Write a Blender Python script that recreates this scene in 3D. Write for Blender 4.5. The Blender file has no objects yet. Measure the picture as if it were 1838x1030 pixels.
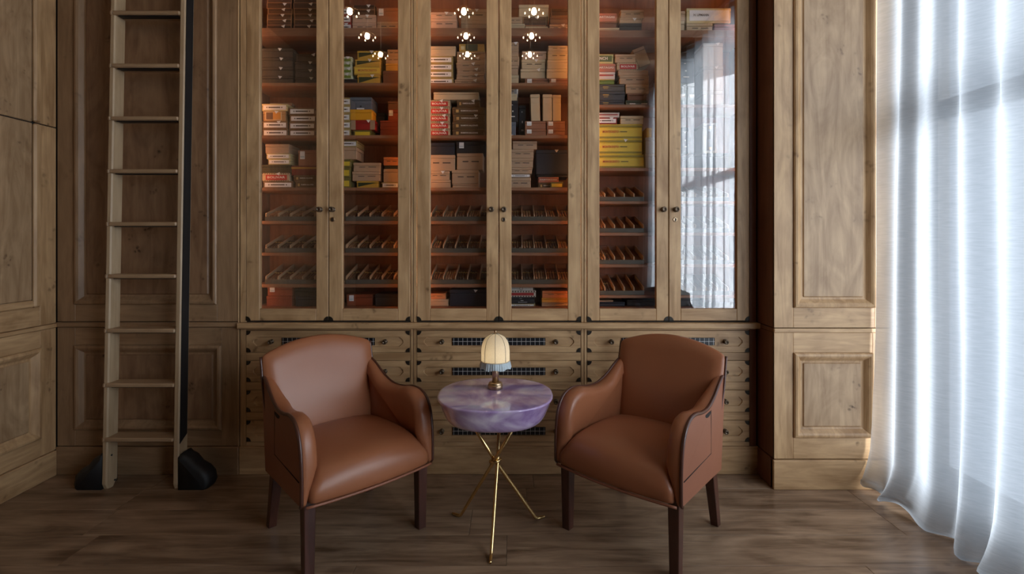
import bpy, bmesh, math, random
from mathutils import Vector, Matrix
random.seed(7)
C = bpy.context.scene.collection
SC = bpy.context.scene
PI = math.pi

# ------------------------------------------------------------------ camera, world, light, exposure
F, CX, HY, EYE = 900.0, 919.0, 429.0, 1.35
cam = bpy.data.cameras.new('camera'); cam.sensor_width = 36.0; cam.lens = 36.0 * F / 1838.0
cam.shift_y = -(515.0 - HY) / 1838.0; cam.clip_start = 0.05; cam.clip_end = 100
camo = bpy.data.objects.new('camera', cam); C.objects.link(camo)
camo.location = (0, 0, EYE); camo.rotation_euler = (PI / 2, 0, 0); SC.camera = camo

W = bpy.data.worlds.new('world'); SC.world = W; W.use_nodes = True
bg = W.node_tree.nodes['Background']; bg.inputs[0].default_value = (0.72, 0.84, 1.0, 1); bg.inputs[1].default_value = 1.15

def area_light(name, loc, rot, sx, sy, power, col):
    l = bpy.data.lights.new(name, 'AREA'); l.shape = 'RECTANGLE'; l.size = sx; l.size_y = sy; l.energy = power; l.color = col
    o = bpy.data.objects.new(name, l); C.objects.link(o); o.location = loc; o.rotation_euler = rot; return o
# overcast daylight outside the tall window on the right, aiming into the room
aim = lambda a, b: (Vector(b) - Vector(a)).to_track_quat('-Z', 'Y').to_euler()
DAYLIGHT = area_light('daylight', (5.3, -1.9, 2.0), aim((5.3, -1.9, 2.0), (0.9, 2.9, 0.9)), 6.0, 4.4, 860, (0.88, 0.94, 1.0))
DAYLIGHT.data.spread = math.radians(105)

vs = SC.view_settings
vs.view_transform = 'Standard'; vs.look = 'None'; vs.gamma = 1; vs.use_curve_mapping = False
vs.exposure = 0.22
cy = SC.cycles
cy.max_bounces = 10; cy.diffuse_bounces = 5; cy.glossy_bounces = 4; cy.transmission_bounces = 6; cy.transparent_max_bounces = 16
cy.use_denoising = True; cy.sample_clamp_indirect = 4.0
cy.caustics_reflective = False; cy.caustics_refractive = False

# ------------------------------------------------------------------ helpers
def px(x, y, Y): return ((x - CX) * Y / F, Y, EYE - (y - HY) * Y / F)
def pX(x, Y): return (x - CX) * Y / F
def pZ(y, Y): return EYE - (y - HY) * Y / F
def lin(r, g, b):
    f = lambda c: ((c / 255) / 12.92 if c / 255 <= 0.04045 else ((c / 255 + 0.055) / 1.055) ** 2.4)
    return (f(r), f(g), f(b), 1)

class MB:
    def __init__(s): s.v = []; s.f = []; s.m = []; s.sm = []
    def add(s, vs_, fs, m=0, smooth=False):
        n = len(s.v); s.v += [tuple(p) for p in vs_]
        for f in fs: s.f.append([i + n for i in f]); s.m.append(m); s.sm.append(smooth)
    def box(s, x0, x1, y0, y1, z0, z1, m=0, b=0.0):
        if x1 < x0: x0, x1 = x1, x0
        if y1 < y0: y0, y1 = y1, y0
        if z1 < z0: z0, z1 = z1, z0
        if b <= 0:
            s.add([(x0,y0,z0),(x1,y0,z0),(x1,y1,z0),(x0,y1,z0),(x0,y0,z1),(x1,y0,z1),(x1,y1,z1),(x0,y1,z1)],
                  [(0,3,2,1),(4,5,6,7),(0,1,5,4),(1,2,6,5),(2,3,7,6),(3,0,4,7)], m)
            return
        b = min(b, (x1-x0)*.45, (y1-y0)*.45, (z1-z0)*.45)
        v = []; idx = {}
        for ix, (X, sx) in enumerate(((x0,1),(x1,-1))):
            for iy, (Yv, sy) in enumerate(((y0,1),(y1,-1))):
                for iz, (Z, sz) in enumerate(((z0,1),(z1,-1))):
                    for ax in range(3):
                        p = [X, Yv, Z]
                        for k, sg in enumerate((sx, sy, sz)):
                            if k != ax: p[k] += sg * b
                        idx[ix,iy,iz,ax] = len(v); v.append(p)
        f = []
        for ix in (0,1):
            q = [idx[ix,0,0,0], idx[ix,1,0,0], idx[ix,1,1,0], idx[ix,0,1,0]]; f.append(q if ix else q[::-1])
        for iy in (0,1):
            q = [idx[0,iy,0,1], idx[1,iy,0,1], idx[1,iy,1,1], idx[0,iy,1,1]]; f.append(q[::-1] if iy else q)
        for iz in (0,1):
            q = [idx[0,0,iz,2], idx[1,0,iz,2], idx[1,1,iz,2], idx[0,1,iz,2]]; f.append(q if iz else q[::-1])
        for a in (0,1):
            for c in (0,1):
                # edges along x: between faces y(a) and z(c)
                f.append([idx[0,a,c,1], idx[1,a,c,1], idx[1,a,c,2], idx[0,a,c,2]])
                f.append([idx[a,0,c,0], idx[a,1,c,0], idx[a,1,c,2], idx[a,0,c,2]])
                f.append([idx[a,c,0,0], idx[a,c,1,0], idx[a,c,1,1], idx[a,c,0,1]])
                for d in (0,1): f.append([idx[a,c,d,0], idx[a,c,d,1], idx[a,c,d,2]])
        s.add(v, f, m); s.fix = True
    def lathe(s, prof, n=20, mp=None, m=0, smooth=True):
        mp = mp or (lambda x, y, z: (x, y, z)); v = []; f = []
        for r, z in prof:
            for k in range(n):
                a = 2*PI*k/n; v.append(mp(r*math.cos(a), r*math.sin(a), z))
        for i in range(len(prof)-1):
            for k in range(n):
                k2 = (k+1) % n; f.append((i*n+k, i*n+k2, (i+1)*n+k2, (i+1)*n+k))
        f.append(list(range(n))[::-1]); f.append([(len(prof)-1)*n+k for k in range(n)])
        s.add(v, f, m, smooth)
    def tube(s, pts, r, n=8, m=0, closed=False):
        pts = [Vector(p) for p in pts]; L = len(pts); v = []; f = []
        rr = r if isinstance(r, (list, tuple)) else [r]*L
        up = None
        for i, p in enumerate(pts):
            a = pts[(i-1) % L] if (closed or i) else p; b = pts[(i+1) % L] if (closed or i < L-1) else p
            t = (b - a).normalized()
            if up is None:
                up = Vector((0,0,1)) if abs(t.z) < .9 else Vector((1,0,0))
            e1 = (up - t*up.dot(t)).normalized(); e2 = t.cross(e1); up = e1
            for k in range(n):
                an = 2*PI*k/n; v.append(p + (e1*math.cos(an) + e2*math.sin(an))*rr[i])
        for i in range(L if closed else L-1):
            j = (i+1) % L
            for k in range(n):
                k2 = (k+1) % n; f.append((i*n+k, i*n+k2, j*n+k2, j*n+k))
        if not closed:
            f.append(list(range(n))[::-1]); f.append([(L-1)*n+k for k in range(n)])
        s.add(v, f, m, True)
    def loops(s, lps, m=0, smooth=True, cap0=True, cap1=True, closed=True):
        n = len(lps[0]); v = [p for l in lps for p in l]; f = []
        for i in range(len(lps)-1):
            for k in range(n if closed else n-1):
                k2 = (k+1) % n; f.append((i*n+k, i*n+k2, (i+1)*n+k2, (i+1)*n+k))
        if cap0: f.append(list(range(n))[::-1])
        if cap1: f.append([(len(lps)-1)*n+k for k in range(n)])
        s.add(v, f, m, smooth)
    def poly_prism(s, pts, mp, d0, d1, m=0):
        n = len(pts)
        v = [mp(u, w, d0) for u, w in pts] + [mp(u, w, d1) for u, w in pts]
        f = [list(range(n)), [n+k for k in range(n)][::-1]] + [(k, n+k, n+(k+1) % n, (k+1) % n) for k in range(n)]
        s.add(v, f, m)
    def mesh(s, name, loc=(0,0,0), inv=None):
        me = bpy.data.meshes.new(name)
        if inv is not None: vv = [tuple(inv @ Vector(p)) for p in s.v]
        else: vv = [(p[0]-loc[0], p[1]-loc[1], p[2]-loc[2]) for p in s.v]
        me.from_pydata(vv, [], s.f)
        me.polygons.foreach_set('material_index', s.m); me.polygons.foreach_set('use_smooth', s.sm)
        me.validate()
        bm = bmesh.new(); bm.from_mesh(me); bmesh.ops.recalc_face_normals(bm, faces=bm.faces); bm.to_mesh(me); bm.free()
        me.update(); return me

ORG = {}
def wl(o):
    p = Vector((0,0,0))
    while o: p += Vector(o.location); o = o.parent
    return p
def obj(name, mb, mats, parent=None, loc=None, local=False, subsurf=0, crease=None):
    """mesh given in world coordinates (or parent-local when local=True)"""
    if loc is None:
        if parent or not mb.v: loc = (0,0,0)
        else:
            xs = [p[0] for p in mb.v]; ys = [p[1] for p in mb.v]; zs = [p[2] for p in mb.v]
            loc = ((min(xs)+max(xs))/2, (min(ys)+max(ys))/2, min(zs))
        if parent and not local:
            xs = [p[0] for p in mb.v]; ys = [p[1] for p in mb.v]; zs = [p[2] for p in mb.v]
            loc = ((min(xs)+max(xs))/2, (min(ys)+max(ys))/2, min(zs))
    me = mb.mesh(name, loc)
    for m in (mats if isinstance(mats, (list, tuple)) else [mats]): me.materials.append(m)
    o = bpy.data.objects.new(name, me); C.objects.link(o)
    if parent:
        o.parent = parent
        o.location = Vector(loc) - (Vector((0,0,0)) if local else wl(parent))
    else: o.location = loc
    if subsurf:
        md = o.modifiers.new('sub', 'SUBSURF'); md.levels = subsurf; md.render_levels = subsurf
    return o
def tag(o, label, cat, group=None):
    o['label'] = label; o['category'] = cat
    if group: o['group'] = group
    return o
def empty(name, loc, rz=0):
    o = bpy.data.objects.new(name, None); C.objects.link(o); o.location = loc; o.rotation_euler = (0,0,rz); o.empty_display_size = .05; return o
def struct(o): o['kind'] = 'structure'; return o
def dup(o, parent=None, loc=None, name=None):
    c = o.copy(); C.objects.link(c)
    if parent: c.parent = parent
    if loc is not None: c.location = loc
    for ch in list(o.children): dup(ch, c)
    return c
def catmull(pts, n=6, closed=False):
    out = []; L = len(pts)
    for i in range(L if closed else L-1):
        g = (lambda k: pts[k % L]) if closed else (lambda k: pts[max(0, min(L-1, k))])
        p0, p1, p2, p3 = g(i-1), g(i), g(i+1), g(i+2)
        for k in range(n):
            t = k/n
            out.append(tuple(0.5*((2*b) + (-a+c)*t + (2*a-5*b+4*c-d)*t*t + (-a+3*b-3*c+d)*t**3) for a, b, c, d in zip(p0, p1, p2, p3)))
    if not closed: out.append(tuple(pts[-1]))
    return out

# ------------------------------------------------------------------ materials
def nt(name):
    m = bpy.data.materials.new(name); m.use_nodes = True
    t = m.node_tree; return m, t.nodes, t.links, t.nodes['Principled BSDF']
def plain(name, col, rough=.5, metal=0, spec=.5, noise=0.0, nscale=30, coat=0, bump=0.0):
    m, N, L, B = nt(name)
    B.inputs['Base Color'].default_value = col; B.inputs['Roughness'].default_value = rough; B.inputs['Metallic'].default_value = metal
    B.inputs['Specular IOR Level'].default_value = spec; B.inputs['Coat Weight'].default_value = coat
    if noise or bump:
        tc = N.new('ShaderNodeTexCoord'); nz = N.new('ShaderNodeTexNoise'); nz.inputs['Scale'].default_value = nscale; nz.inputs['Detail'].default_value = 4
        L.new(tc.outputs['Object'], nz.inputs['Vector'])
        if noise:
            hs = N.new('ShaderNodeHueSaturation'); mr = N.new('ShaderNodeMapRange')
            mr.inputs[3].default_value = 1-noise; mr.inputs[4].default_value = 1+noise
            L.new(nz.outputs[0], mr.inputs[0]); L.new(mr.outputs[0], hs.inputs['Value']); hs.inputs['Color'].default_value = col
            L.new(hs.outputs[0], B.inputs['Base Color'])
        if bump:
            bp = N.new('ShaderNodeBump'); bp.inputs['Strength'].default_value = bump; bp.inputs['Distance'].default_value = .002
            L.new(nz.outputs[0], bp.inputs['Height']); L.new(bp.outputs[0], B.inputs['Normal'])
    return m
def wood(name, dark, light, axis='z', knots=1.0, rough=.42, figure=1.0, grain=16, kscale=5.0, spec=.4):
    m, N, L, B = nt(name)
    tc = N.new('ShaderNodeTexCoord'); oi = N.new('ShaderNodeObjectInfo')
    mul = N.new('ShaderNodeMath'); mul.operation = 'MULTIPLY'; mul.inputs[1].default_value = 37.0; L.new(oi.outputs['Random'], mul.inputs[0])
    off = N.new('ShaderNodeVectorMath'); off.operation = 'ADD'; L.new(tc.outputs['Object'], off.inputs[0]); L.new(mul.outputs[0], off.inputs[1])
    mp = N.new('ShaderNodeMapping'); s = [grain]*3; s['xyz'.index(axis)] = grain*.085; mp.inputs['Scale'].default_value = s
    L.new(off.outputs[0], mp.inputs['Vector'])
    g = N.new('ShaderNodeTexNoise'); g.inputs['Scale'].default_value = 1.6; g.inputs['Detail'].default_value = 7; g.inputs['Roughness'].default_value = .62; g.inputs['Distortion'].default_value = 1.2
    L.new(mp.outputs[0], g.inputs['Vector'])
    mp2 = N.new('ShaderNodeMapping'); s2 = [4.5]*3; s2['xyz'.index(axis)] = 1.6; mp2.inputs['Scale'].default_value = s2; L.new(off.outputs[0], mp2.inputs['Vector'])
    b = N.new('ShaderNodeTexNoise'); b.inputs['Scale'].default_value = 1.3; b.inputs['Detail'].default_value = 3; b.inputs['Distortion'].default_value = 1.6*figure; L.new(mp2.outputs[0], b.inputs['Vector'])
    add = N.new('ShaderNodeMath'); add.operation = 'MULTIPLY_ADD'; add.inputs[1].default_value = .55; L.new(g.outputs[0], add.inputs[0])
    sc = N.new('ShaderNodeMath'); sc.operation = 'MULTIPLY'; sc.inputs[1].default_value = .45; L.new(b.outputs[0], sc.inputs[0]); L.new(sc.outputs[0], add.inputs[2])
    rp = N.new('ShaderNodeValToRGB'); rp.color_ramp.elements[0].position = .36; rp.color_ramp.elements[1].position = .66
    rp.color_ramp.elements[0].color = dark; rp.color_ramp.elements[1].color = light; L.new(add.outputs[0], rp.inputs[0])
    col = rp.outputs[0]
    if knots > 0:
        w = N.new('ShaderNodeTexNoise'); w.inputs['Scale'].default_value = 14; w.inputs['Detail'].default_value = 3; L.new(off.outputs[0], w.inputs['Vector'])
        wm = N.new('ShaderNodeVectorMath'); wm.operation = 'SCALE'; wm.inputs['Scale'].default_value = .06; L.new(w.outputs[1], wm.inputs[0])
        wa = N.new('ShaderNodeVectorMath'); wa.operation = 'ADD'; L.new(off.outputs[0], wa.inputs[0]); L.new(wm.outputs[0], wa.inputs[1])
        vo = N.new('ShaderNodeTexVoronoi'); vo.inputs['Scale'].default_value = kscale; L.new(wa.outputs[0], vo.inputs['Vector'])
        vo2 = N.new('ShaderNodeTexVoronoi'); vo2.inputs['Scale'].default_value = kscale*5.5; L.new(wa.outputs[0], vo2.inputs['Vector'])
        r1 = N.new('ShaderNodeMapRange'); r1.inputs[1].default_value = .12; r1.inputs[2].default_value = .30; r1.inputs[3].default_value = 1; r1.inputs[4].default_value = 0; L.new(vo.outputs['Distance'], r1.inputs[0])
        r2 = N.new('ShaderNodeMapRange'); r2.inputs[1].default_value = .10; r2.inputs[2].default_value = .42; r2.inputs[3].default_value = 1; r2.inputs[4].default_value = .15; L.new(vo2.outputs['Distance'], r2.inputs[0])
        mk = N.new('ShaderNodeMath'); mk.operation = 'MULTIPLY'; L.new(r1.outputs[0], mk.inputs[0]); L.new(r2.outputs[0], mk.inputs[1])
        mk2 = N.new('ShaderNodeMath'); mk2.operation = 'MULTIPLY'; mk2.inputs[1].default_value = .75*knots; L.new(mk.outputs[0], mk2.inputs[0])
        mx = N.new('ShaderNodeMix'); mx.data_type = 'RGBA'; L.new(mk2.outputs[0], mx.inputs[0]); L.new(col, mx.inputs[6])
        mx.inputs[7].default_value = (dark[0]*.38, dark[1]*.34, dark[2]*.3, 1); col = mx.outputs[2]
    L.new(col, B.inputs['Base Color'])
    B.inputs['Roughness'].default_value = rough; B.inputs['Specular IOR Level'].default_value = spec
    bp = N.new('ShaderNodeBump'); bp.inputs['Strength'].default_value = .12; bp.inputs['Distance'].default_value = .002
    L.new(g.outputs[0], bp.inputs['Height']); L.new(bp.outputs[0], B.inputs['Normal'])
    return m
OD, OL = (.32, .184, .086, 1), (.60, .390, .205, 1)
M = {}
M['oak_v'] = wood('oak_upright', OD, OL, 'z', 1.15)
M['oak_h'] = wood('oak_level', OD, OL, 'x', 1.0)
M['oak_hy'] = wood('oak_level_side', OD, OL, 'y', .7)
M['burl'] = wood('oak_burl_panel', (.275,.165,.085,1), (.49,.33,.19,1), 'z', 1.5, grain=11, kscale=6.5, figure=2.4)
M['burl_shaded'] = wood('shaded_burl_panel', (.17,.088,.046,1), (.30,.175,.095,1), 'z', 1.5, grain=11, kscale=6.5, figure=2.4)  # left bay burl, the shade inside its frame put into the colour
M['oak_shaded_v'] = wood('shaded_oak_upright', (.22,.128,.066,1), (.38,.235,.13,1), 'z', .8)  # left bay oak, the dimness of the left side put into its colour
M['oak_shaded_h'] = wood('shaded_oak_level', (.22,.128,.066,1), (.38,.235,.13,1), 'x', .7)  # same painted-in dimness for the level pieces of the left bay
M['ladder'] = wood('pale_ladder_wood', (.36,.25,.145,1), (.50,.37,.235,1), 'z', 0, rough=.45)
M['ladder_h'] = wood('pale_ladder_tread_wood', (.30,.19,.105,1), (.44,.30,.18,1), 'x', 0, rough=.45)
M['cedar'] = wood('red_cedar', (.17,.065,.032,1), (.30,.125,.062,1), 'z', .2, rough=.5)
M['cedar_h'] = wood('red_cedar_shelf', (.20,.09,.045,1), (.33,.165,.09,1), 'x', 0, rough=.5)
M['floor'] = wood('oak_floor', (.125,.070,.038,1), (.42,.28,.18,1), 'x', .6, rough=.28, grain=13, kscale=2.5, spec=.5)
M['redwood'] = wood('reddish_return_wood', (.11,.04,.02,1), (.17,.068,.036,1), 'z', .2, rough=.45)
M['dark_wall'] = plain('dark_brown_wall', (.10,.06,.033,1), .6, noise=.15, nscale=3)
M['ceiling'] = plain('taupe_ceiling', (.20,.155,.12,1), .7, noise=.05, nscale=3)
M['gap'] = plain('dark_joint', (.012,.008,.006,1), .8, noise=.1)
M['bronze'] = plain('aged_bronze', (.13,.095,.065,1), .36, metal=.75, noise=.25, nscale=60)
M['bracket'] = plain('dark_bronze_bracket', (.028,.022,.016,1), .45, metal=.5, noise=.3, nscale=80)
M['black'] = plain('matte_black', (.008,.008,.009,1), .55, noise=.2, nscale=40)
M['wire'] = plain('grey_mesh_wire', (.60,.58,.56,1), .4, metal=.2, noise=.1)
M['grille_black'] = plain('grille_black', (.007,.008,.011,1), .35, noise=.2)
M['brass'] = plain('polished_brass', (.78,.55,.25,1), .22, metal=1, noise=.06, nscale=20)
M['old_brass'] = plain('brushed_bronze_stem', (.50,.36,.23,1), .30, metal=1, noise=.12, nscale=30)
M['leather'] = plain('cognac_leather', (.33,.120,.054,1), .35, spec=.5, noise=.10, nscale=5, bump=.05)
M['leather_side'] = plain('cognac_leather_side', (.27,.10,.055,1), .40, spec=.45, noise=.10, nscale=6)
M['leather_trim'] = plain('dark_leather_piping', (.075,.026,.016,1), .30, spec=.6, noise=.12)
M['mahogany'] = wood('mahogany_leg', (.045,.015,.010,1), (.095,.034,.022,1), 'z', 0, rough=.28, spec=.6)
M['chair_dark'] = plain('charcoal_leather', (.035,.035,.042,1), .45, noise=.1)
M['cream'] = plain('cream_card', (.60,.52,.38,1), .6, noise=.06)
M['tagwhite'] = plain('white_paper_tag', (.80,.80,.80,1), .6, noise=.03)
M['ink'] = plain('dark_print', (.06,.045,.035,1), .6, noise=.05)
M['ink_red'] = plain('red_print', (.45,.10,.05,1), .6, noise=.05)
M['ink_white'] = plain('white_print', (.80,.74,.68,1), .6, noise=.03)
M['ink_gold'] = plain('gold_print', (.50,.34,.10,1), .45, noise=.05)

def glass_mat(name, ior, tint=(1,1,1,1)):
    m, N, L, B = nt(name); N.remove(B)
    tr = N.new('ShaderNodeBsdfTransparent'); tr.inputs[0].default_value = tint
    gl = N.new('ShaderNodeBsdfGlossy'); gl.inputs['Roughness'].default_value = 0.0
    # Schlick reflectance from the angle alone, the same on both faces of the pane
    ge = N.new('ShaderNodeNewGeometry'); dt = N.new('ShaderNodeVectorMath'); dt.operation = 'DOT_PRODUCT'
    L.new(ge.outputs['Incoming'], dt.inputs[0]); L.new(ge.outputs['Normal'], dt.inputs[1])
    ab = N.new('ShaderNodeMath'); ab.operation = 'ABSOLUTE'; L.new(dt.outputs['Value'], ab.inputs[0])
    on = N.new('ShaderNodeMath'); on.operation = 'SUBTRACT'; on.inputs[0].default_value = 1; L.new(ab.outputs[0], on.inputs[1])
    pw = N.new('ShaderNodeMath'); pw.operation = 'POWER'; pw.inputs[1].default_value = 5; L.new(on.outputs[0], pw.inputs[0])
    f0 = ((ior-1)/(ior+1))**2
    fr = N.new('ShaderNodeMath'); fr.operation = 'MULTIPLY_ADD'; fr.inputs[1].default_value = 1-f0; fr.inputs[2].default_value = f0; L.new(pw.outputs[0], fr.inputs[0])
    mx = N.new('ShaderNodeMixShader'); L.new(fr.outputs[0], mx.inputs[0]); L.new(tr.outputs[0], mx.inputs[1]); L.new(gl.outputs[0], mx.inputs[2])
    L.new(mx.outputs[0], N['Material Output'].inputs[0]); return m
M['glass'] = glass_mat('cabinet_glass', 2.15)
M['winglass'] = glass_mat('window_glass', 1.45)
def emit(name, col, st):
    m, N, L, B = nt(name); N.remove(B); e = N.new('ShaderNodeEmission'); e.inputs[0].default_value = col; e.inputs[1].default_value = st
    L.new(e.outputs[0], N['Material Output'].inputs[0]); return m
M['led'] = emit('warm_led', (1,.45,.16,1), 19.0)
M['bulb'] = emit('pendant_bulb', (1,.74,.46,1), 50); M['candle'] = emit('candle_bulb', (1,.80,.50,1), 16)
M['lampbulb'] = emit('lamp_bulb', (1,.80,.50,1), 15)
def sheer():
    m, N, L, B = nt('sheer_white_linen'); N.remove(B)
    tc = N.new('ShaderNodeTexCoord'); mp = N.new('ShaderNodeMapping'); mp.inputs['Scale'].default_value = (20, 20, 160); L.new(tc.outputs['Object'], mp.inputs[0])
    nz = N.new('ShaderNodeTexNoise'); nz.inputs['Scale'].default_value = 1; nz.inputs['Detail'].default_value = 3; L.new(mp.outputs[0], nz.inputs[0])
    rp = N.new('ShaderNodeValToRGB'); rp.color_ramp.elements[0].position = .3; rp.color_ramp.elements[1].position = .7
    rp.color_ramp.elements[0].color = (.47,.50,.53,1); rp.color_ramp.elements[1].color = (.54,.57,.60,1); L.new(nz.outputs[0], rp.inputs[0])
    d = N.new('ShaderNodeBsdfDiffuse'); t = N.new('ShaderNodeBsdfTranslucent'); tr = N.new('ShaderNodeBsdfTransparent')
    L.new(rp.outputs[0], d.inputs[0]); L.new(rp.outputs[0], t.inputs[0])
    m1 = N.new('ShaderNodeMixShader'); m1.inputs[0].default_value = .56; L.new(d.outputs[0], m1.inputs[1]); L.new(t.outputs[0], m1.inputs[2])
    m2 = N.new('ShaderNodeMixShader'); m2.inputs[0].default_value = .11; L.new(m1.outputs[0], m2.inputs[1]); L.new(tr.outputs[0], m2.inputs[2])
    L.new(m2.outputs[0], N['Material Output'].inputs[0]); return m
M['sheer'] = sheer()
def shade_mat():
    m, N, L, B = nt('cream_fabric_shade'); N.remove(B)
    tc = N.new('ShaderNodeTexCoord'); nz = N.new('ShaderNodeTexNoise'); nz.inputs['Scale'].default_value = 220; L.new(tc.outputs['Object'], nz.inputs[0])
    rp = N.new('ShaderNodeValToRGB'); rp.color_ramp.elements[0].color = (.72,.64,.50,1); rp.color_ramp.elements[1].color = (.86,.80,.68,1); L.new(nz.outputs[0], rp.inputs[0])
    d = N.new('ShaderNodeBsdfDiffuse'); t = N.new('ShaderNodeBsdfTranslucent'); L.new(rp.outputs[0], d.inputs[0]); L.new(rp.outputs[0], t.inputs[0])
    m1 = N.new('ShaderNodeMixShader'); m1.inputs[0].default_value = .5; L.new(d.outputs[0], m1.inputs[1]); L.new(t.outputs[0], m1.inputs[2])
    L.new(m1.outputs[0], N['Material Output'].inputs[0]); return m
M['shade'] = shade_mat()
M['fringe'] = plain('pale_blue_fringe', (.50,.58,.61,1), .7, noise=.15, nscale=120)
M['seam'] = plain('grey_shade_seam', (.22,.20,.15,1), .7, noise=.1)
def resin():
    m, N, L, B = nt('amethyst_resin')
    tc = N.new('ShaderNodeTexCoord'); mp = N.new('ShaderNodeMapping'); mp.inputs['Scale'].default_value = (5, 5, 9); L.new(tc.outputs['Object'], mp.inputs[0])
    nz = N.new('ShaderNodeTexNoise'); nz.inputs['Scale'].default_value = .8; nz.inputs['Detail'].default_value = 6; nz.inputs['Distortion'].default_value = 1.4; L.new(mp.outputs[0], nz.inputs[0])
    rp = N.new('ShaderNodeValToRGB'); rp.color_ramp.elements[0].position = .36; rp.color_ramp.elements[1].position = .66
    rp.color_ramp.elements[0].color = (.29,.18,.40,1); rp.color_ramp.elements[1].color = (.76,.69,.82,1)
    e = rp.color_ramp.elements.new(.5); e.color = (.50,.385,.61,1); L.new(nz.outputs[0], rp.inputs[0])
    L.new(rp.outputs[0], B.inputs['Base Color']); B.inputs['Roughness'].default_value = .07; B.inputs['IOR'].default_value = 1.55
    B.inputs['Coat Weight'].default_value = 1.0; B.inputs['Coat Roughness'].default_value = .03
    B.inputs['Subsurface Weight'].default_value = .25; B.inputs['Subsurface Radius'].default_value = (.03,.02,.04); B.inputs['Subsurface Scale'].default_value = 1.0
    return m
M['resin'] = resin()
_cc = {}
def card(rgb, rough=.6):
    k = (rgb, rough)
    if k not in _cc: _cc[k] = plain('box_card_%d_%d_%d' % rgb, lin(*rgb), rough, noise=.07, nscale=25)
    return _cc[k]

# ------------------------------------------------------------------ room shell
XL, XR, YB, ZC = -2.615, 2.12, -2.6, 3.62
YC = 2.88                                     # plane of the cabinet fronts
fl = MB(); fl.box(XL-.1, XR+.15, YB, 3.3, -.06, -.022)
floor = struct(obj('floor', fl, M['gap']))
pl = 0.214; edges = []
y0 = 2.073 + pl*5
k = 0
while y0 > YB:
    y1 = y0; y0 = y1 - pl
    cuts = [XL - .05]; x = XL - .05 + random.uniform(.6, 2.1)
    while x < XR - .3: cuts.append(x); x += random.uniform(1.7, 2.4)
    cuts.append(XR + .1)
    for a, b in zip(cuts[:-1], cuts[1:]):
        p = MB(); p.box(a+.0008, b-.0008, max(y0, YB)+.0008, min(y1, 3.28)-.0008, -.022, 0, 0, .0006)
        obj('plank', p, M['floor'], floor)
c = MB(); c.box(XL-.1, XR+.15, YB, 3.3, ZC, ZC+.1); ceiling = struct(obj('ceiling', c, M['ceiling']))
for yy in (-1.6, -.4, .8, 2.0):
    p = MB(); p.box(XL, XR, yy-.07, yy+.07, ZC-.09, ZC, 0, .01); obj('beam', p, M['oak_h'], ceiling)
c = MB(); c.box(XL-.1, XR+.15, YB-.1, YB, 0, ZC); struct(obj('wall_front', c, M['dark_wall']))
# right wall round the window opening
WY0, WY1, WZ0, WZ1 = -1.5, 2.62, .12, 3.42
c = MB(); c.box(XR, XR+.14, YB, WY0, 0, ZC); c.box(XR, XR+.14, WY1, 3.3, 0, ZC); c.box(XR, XR+.14, WY0, WY1, 0, WZ0); c.box(XR, XR+.14, WY0, WY1, WZ1, ZC)
wall_right = struct(obj('wall_right', c, M['dark_wall']))
w = MB()
fx0, fx1 = XR+.04, XR+.11
for a in (WY0, -.13, 1.24, WY1-.07): w.box(fx0, fx1, a, a+.07, WZ0, WZ1, 0, .006)
for z, h in ((WZ0, .08), (1.96, .09), (WZ1-.08, .08)):
    w.box(fx0+.005, fx1-.005, WY0+.07, WY1-.07, z, z+h, 0, .006)
window = struct(obj('window_1', w, M['bracket']))
g = MB(); g.box(fx0+.03, fx0+.036, WY0+.05, WY1-.05, WZ0+.05, WZ1-.05); obj('glass_pane', g, M['winglass'], window)

# back wall with panelled left bay and the right pier
YK = 3.24
c = MB(); c.box(XL-.1, XR+.15, YK, YK+.1, 0, ZC); wall_back = struct(obj('wall_back', c, M['dark_wall']))
BF = lambda Y: (lambda u, v, d: (u, Y - d, v))               # map u,v,out -> front facing wall
LF = lambda u, v, d: (XL + d, u, v)                          # left wall, u = y
def moulding(name, mp, u0, u1, v0, v1, prof, mat, parent):
    mb = MB(); lps = []
    for ins, d in prof:
        lps.append([mp(u0+ins, v0+ins, d), mp(u1-ins, v0+ins, d), mp(u1-ins, v1-ins, d), mp(u0+ins, v1-ins, d)])
    for i in range(len(lps)-1):
        for k in range(4):
            k2 = (k+1) % 4; n = len(mb.v)
            mb.add([lps[i][k], lps[i][k2], lps[i+1][k2], lps[i+1][k]], [(0,1,2,3)])
    return obj(name, mb, mat, parent)
def mbox(mb, mp, u0, u1, v0, v1, d0, d1, b=.0015):
    p, q = mp(u0, v0, d0), mp(u1, v1, d1); mb.box(p[0], q[0], p[1], q[1], p[2], q[2], 0, b)
def piece(name, mp, u0, u1, v0, v1, d0, d1, mat, parent, b=.0015):
    mb = MB(); mbox(mb, mp, u0, u1, v0, v1, d0, d1, b); return obj(name, mb, mat, parent)
PROF = [(0,-.001),(0,.008),(.006,.014),(.016,.016),(.026,.010),(.034,.002),(.044,-.008),(.050,-.010),(.062,-.010)]
def bay(mp, u0, u1, v0, v1, p0, p1, q0, q1, mv, mh, mpanel, parent, t=.012, fld=True):
    """frame of stiles and rails u0..u1,v0..v1 round a panel opening p0..p1,q0..q1"""
    piece('stile', mp, u0, p0, v0, v1, -t, 0, mv, parent); piece('stile', mp, p1, u1, v0, v1, -t, 0, mv, parent)
    piece('rail', mp, p0, p1, v0, q0, -t, 0, mh, parent); piece('rail', mp, p0, p1, q1, v1, -t, 0, mh, parent)
    moulding('panel_moulding', mp, p0, p1, q0, q1, PROF, mv, parent)
    piece('panel', mp, p0+.055, p1-.055, q0+.055, q1-.055, -.02, -.004, mpanel, parent, .006)

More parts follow.
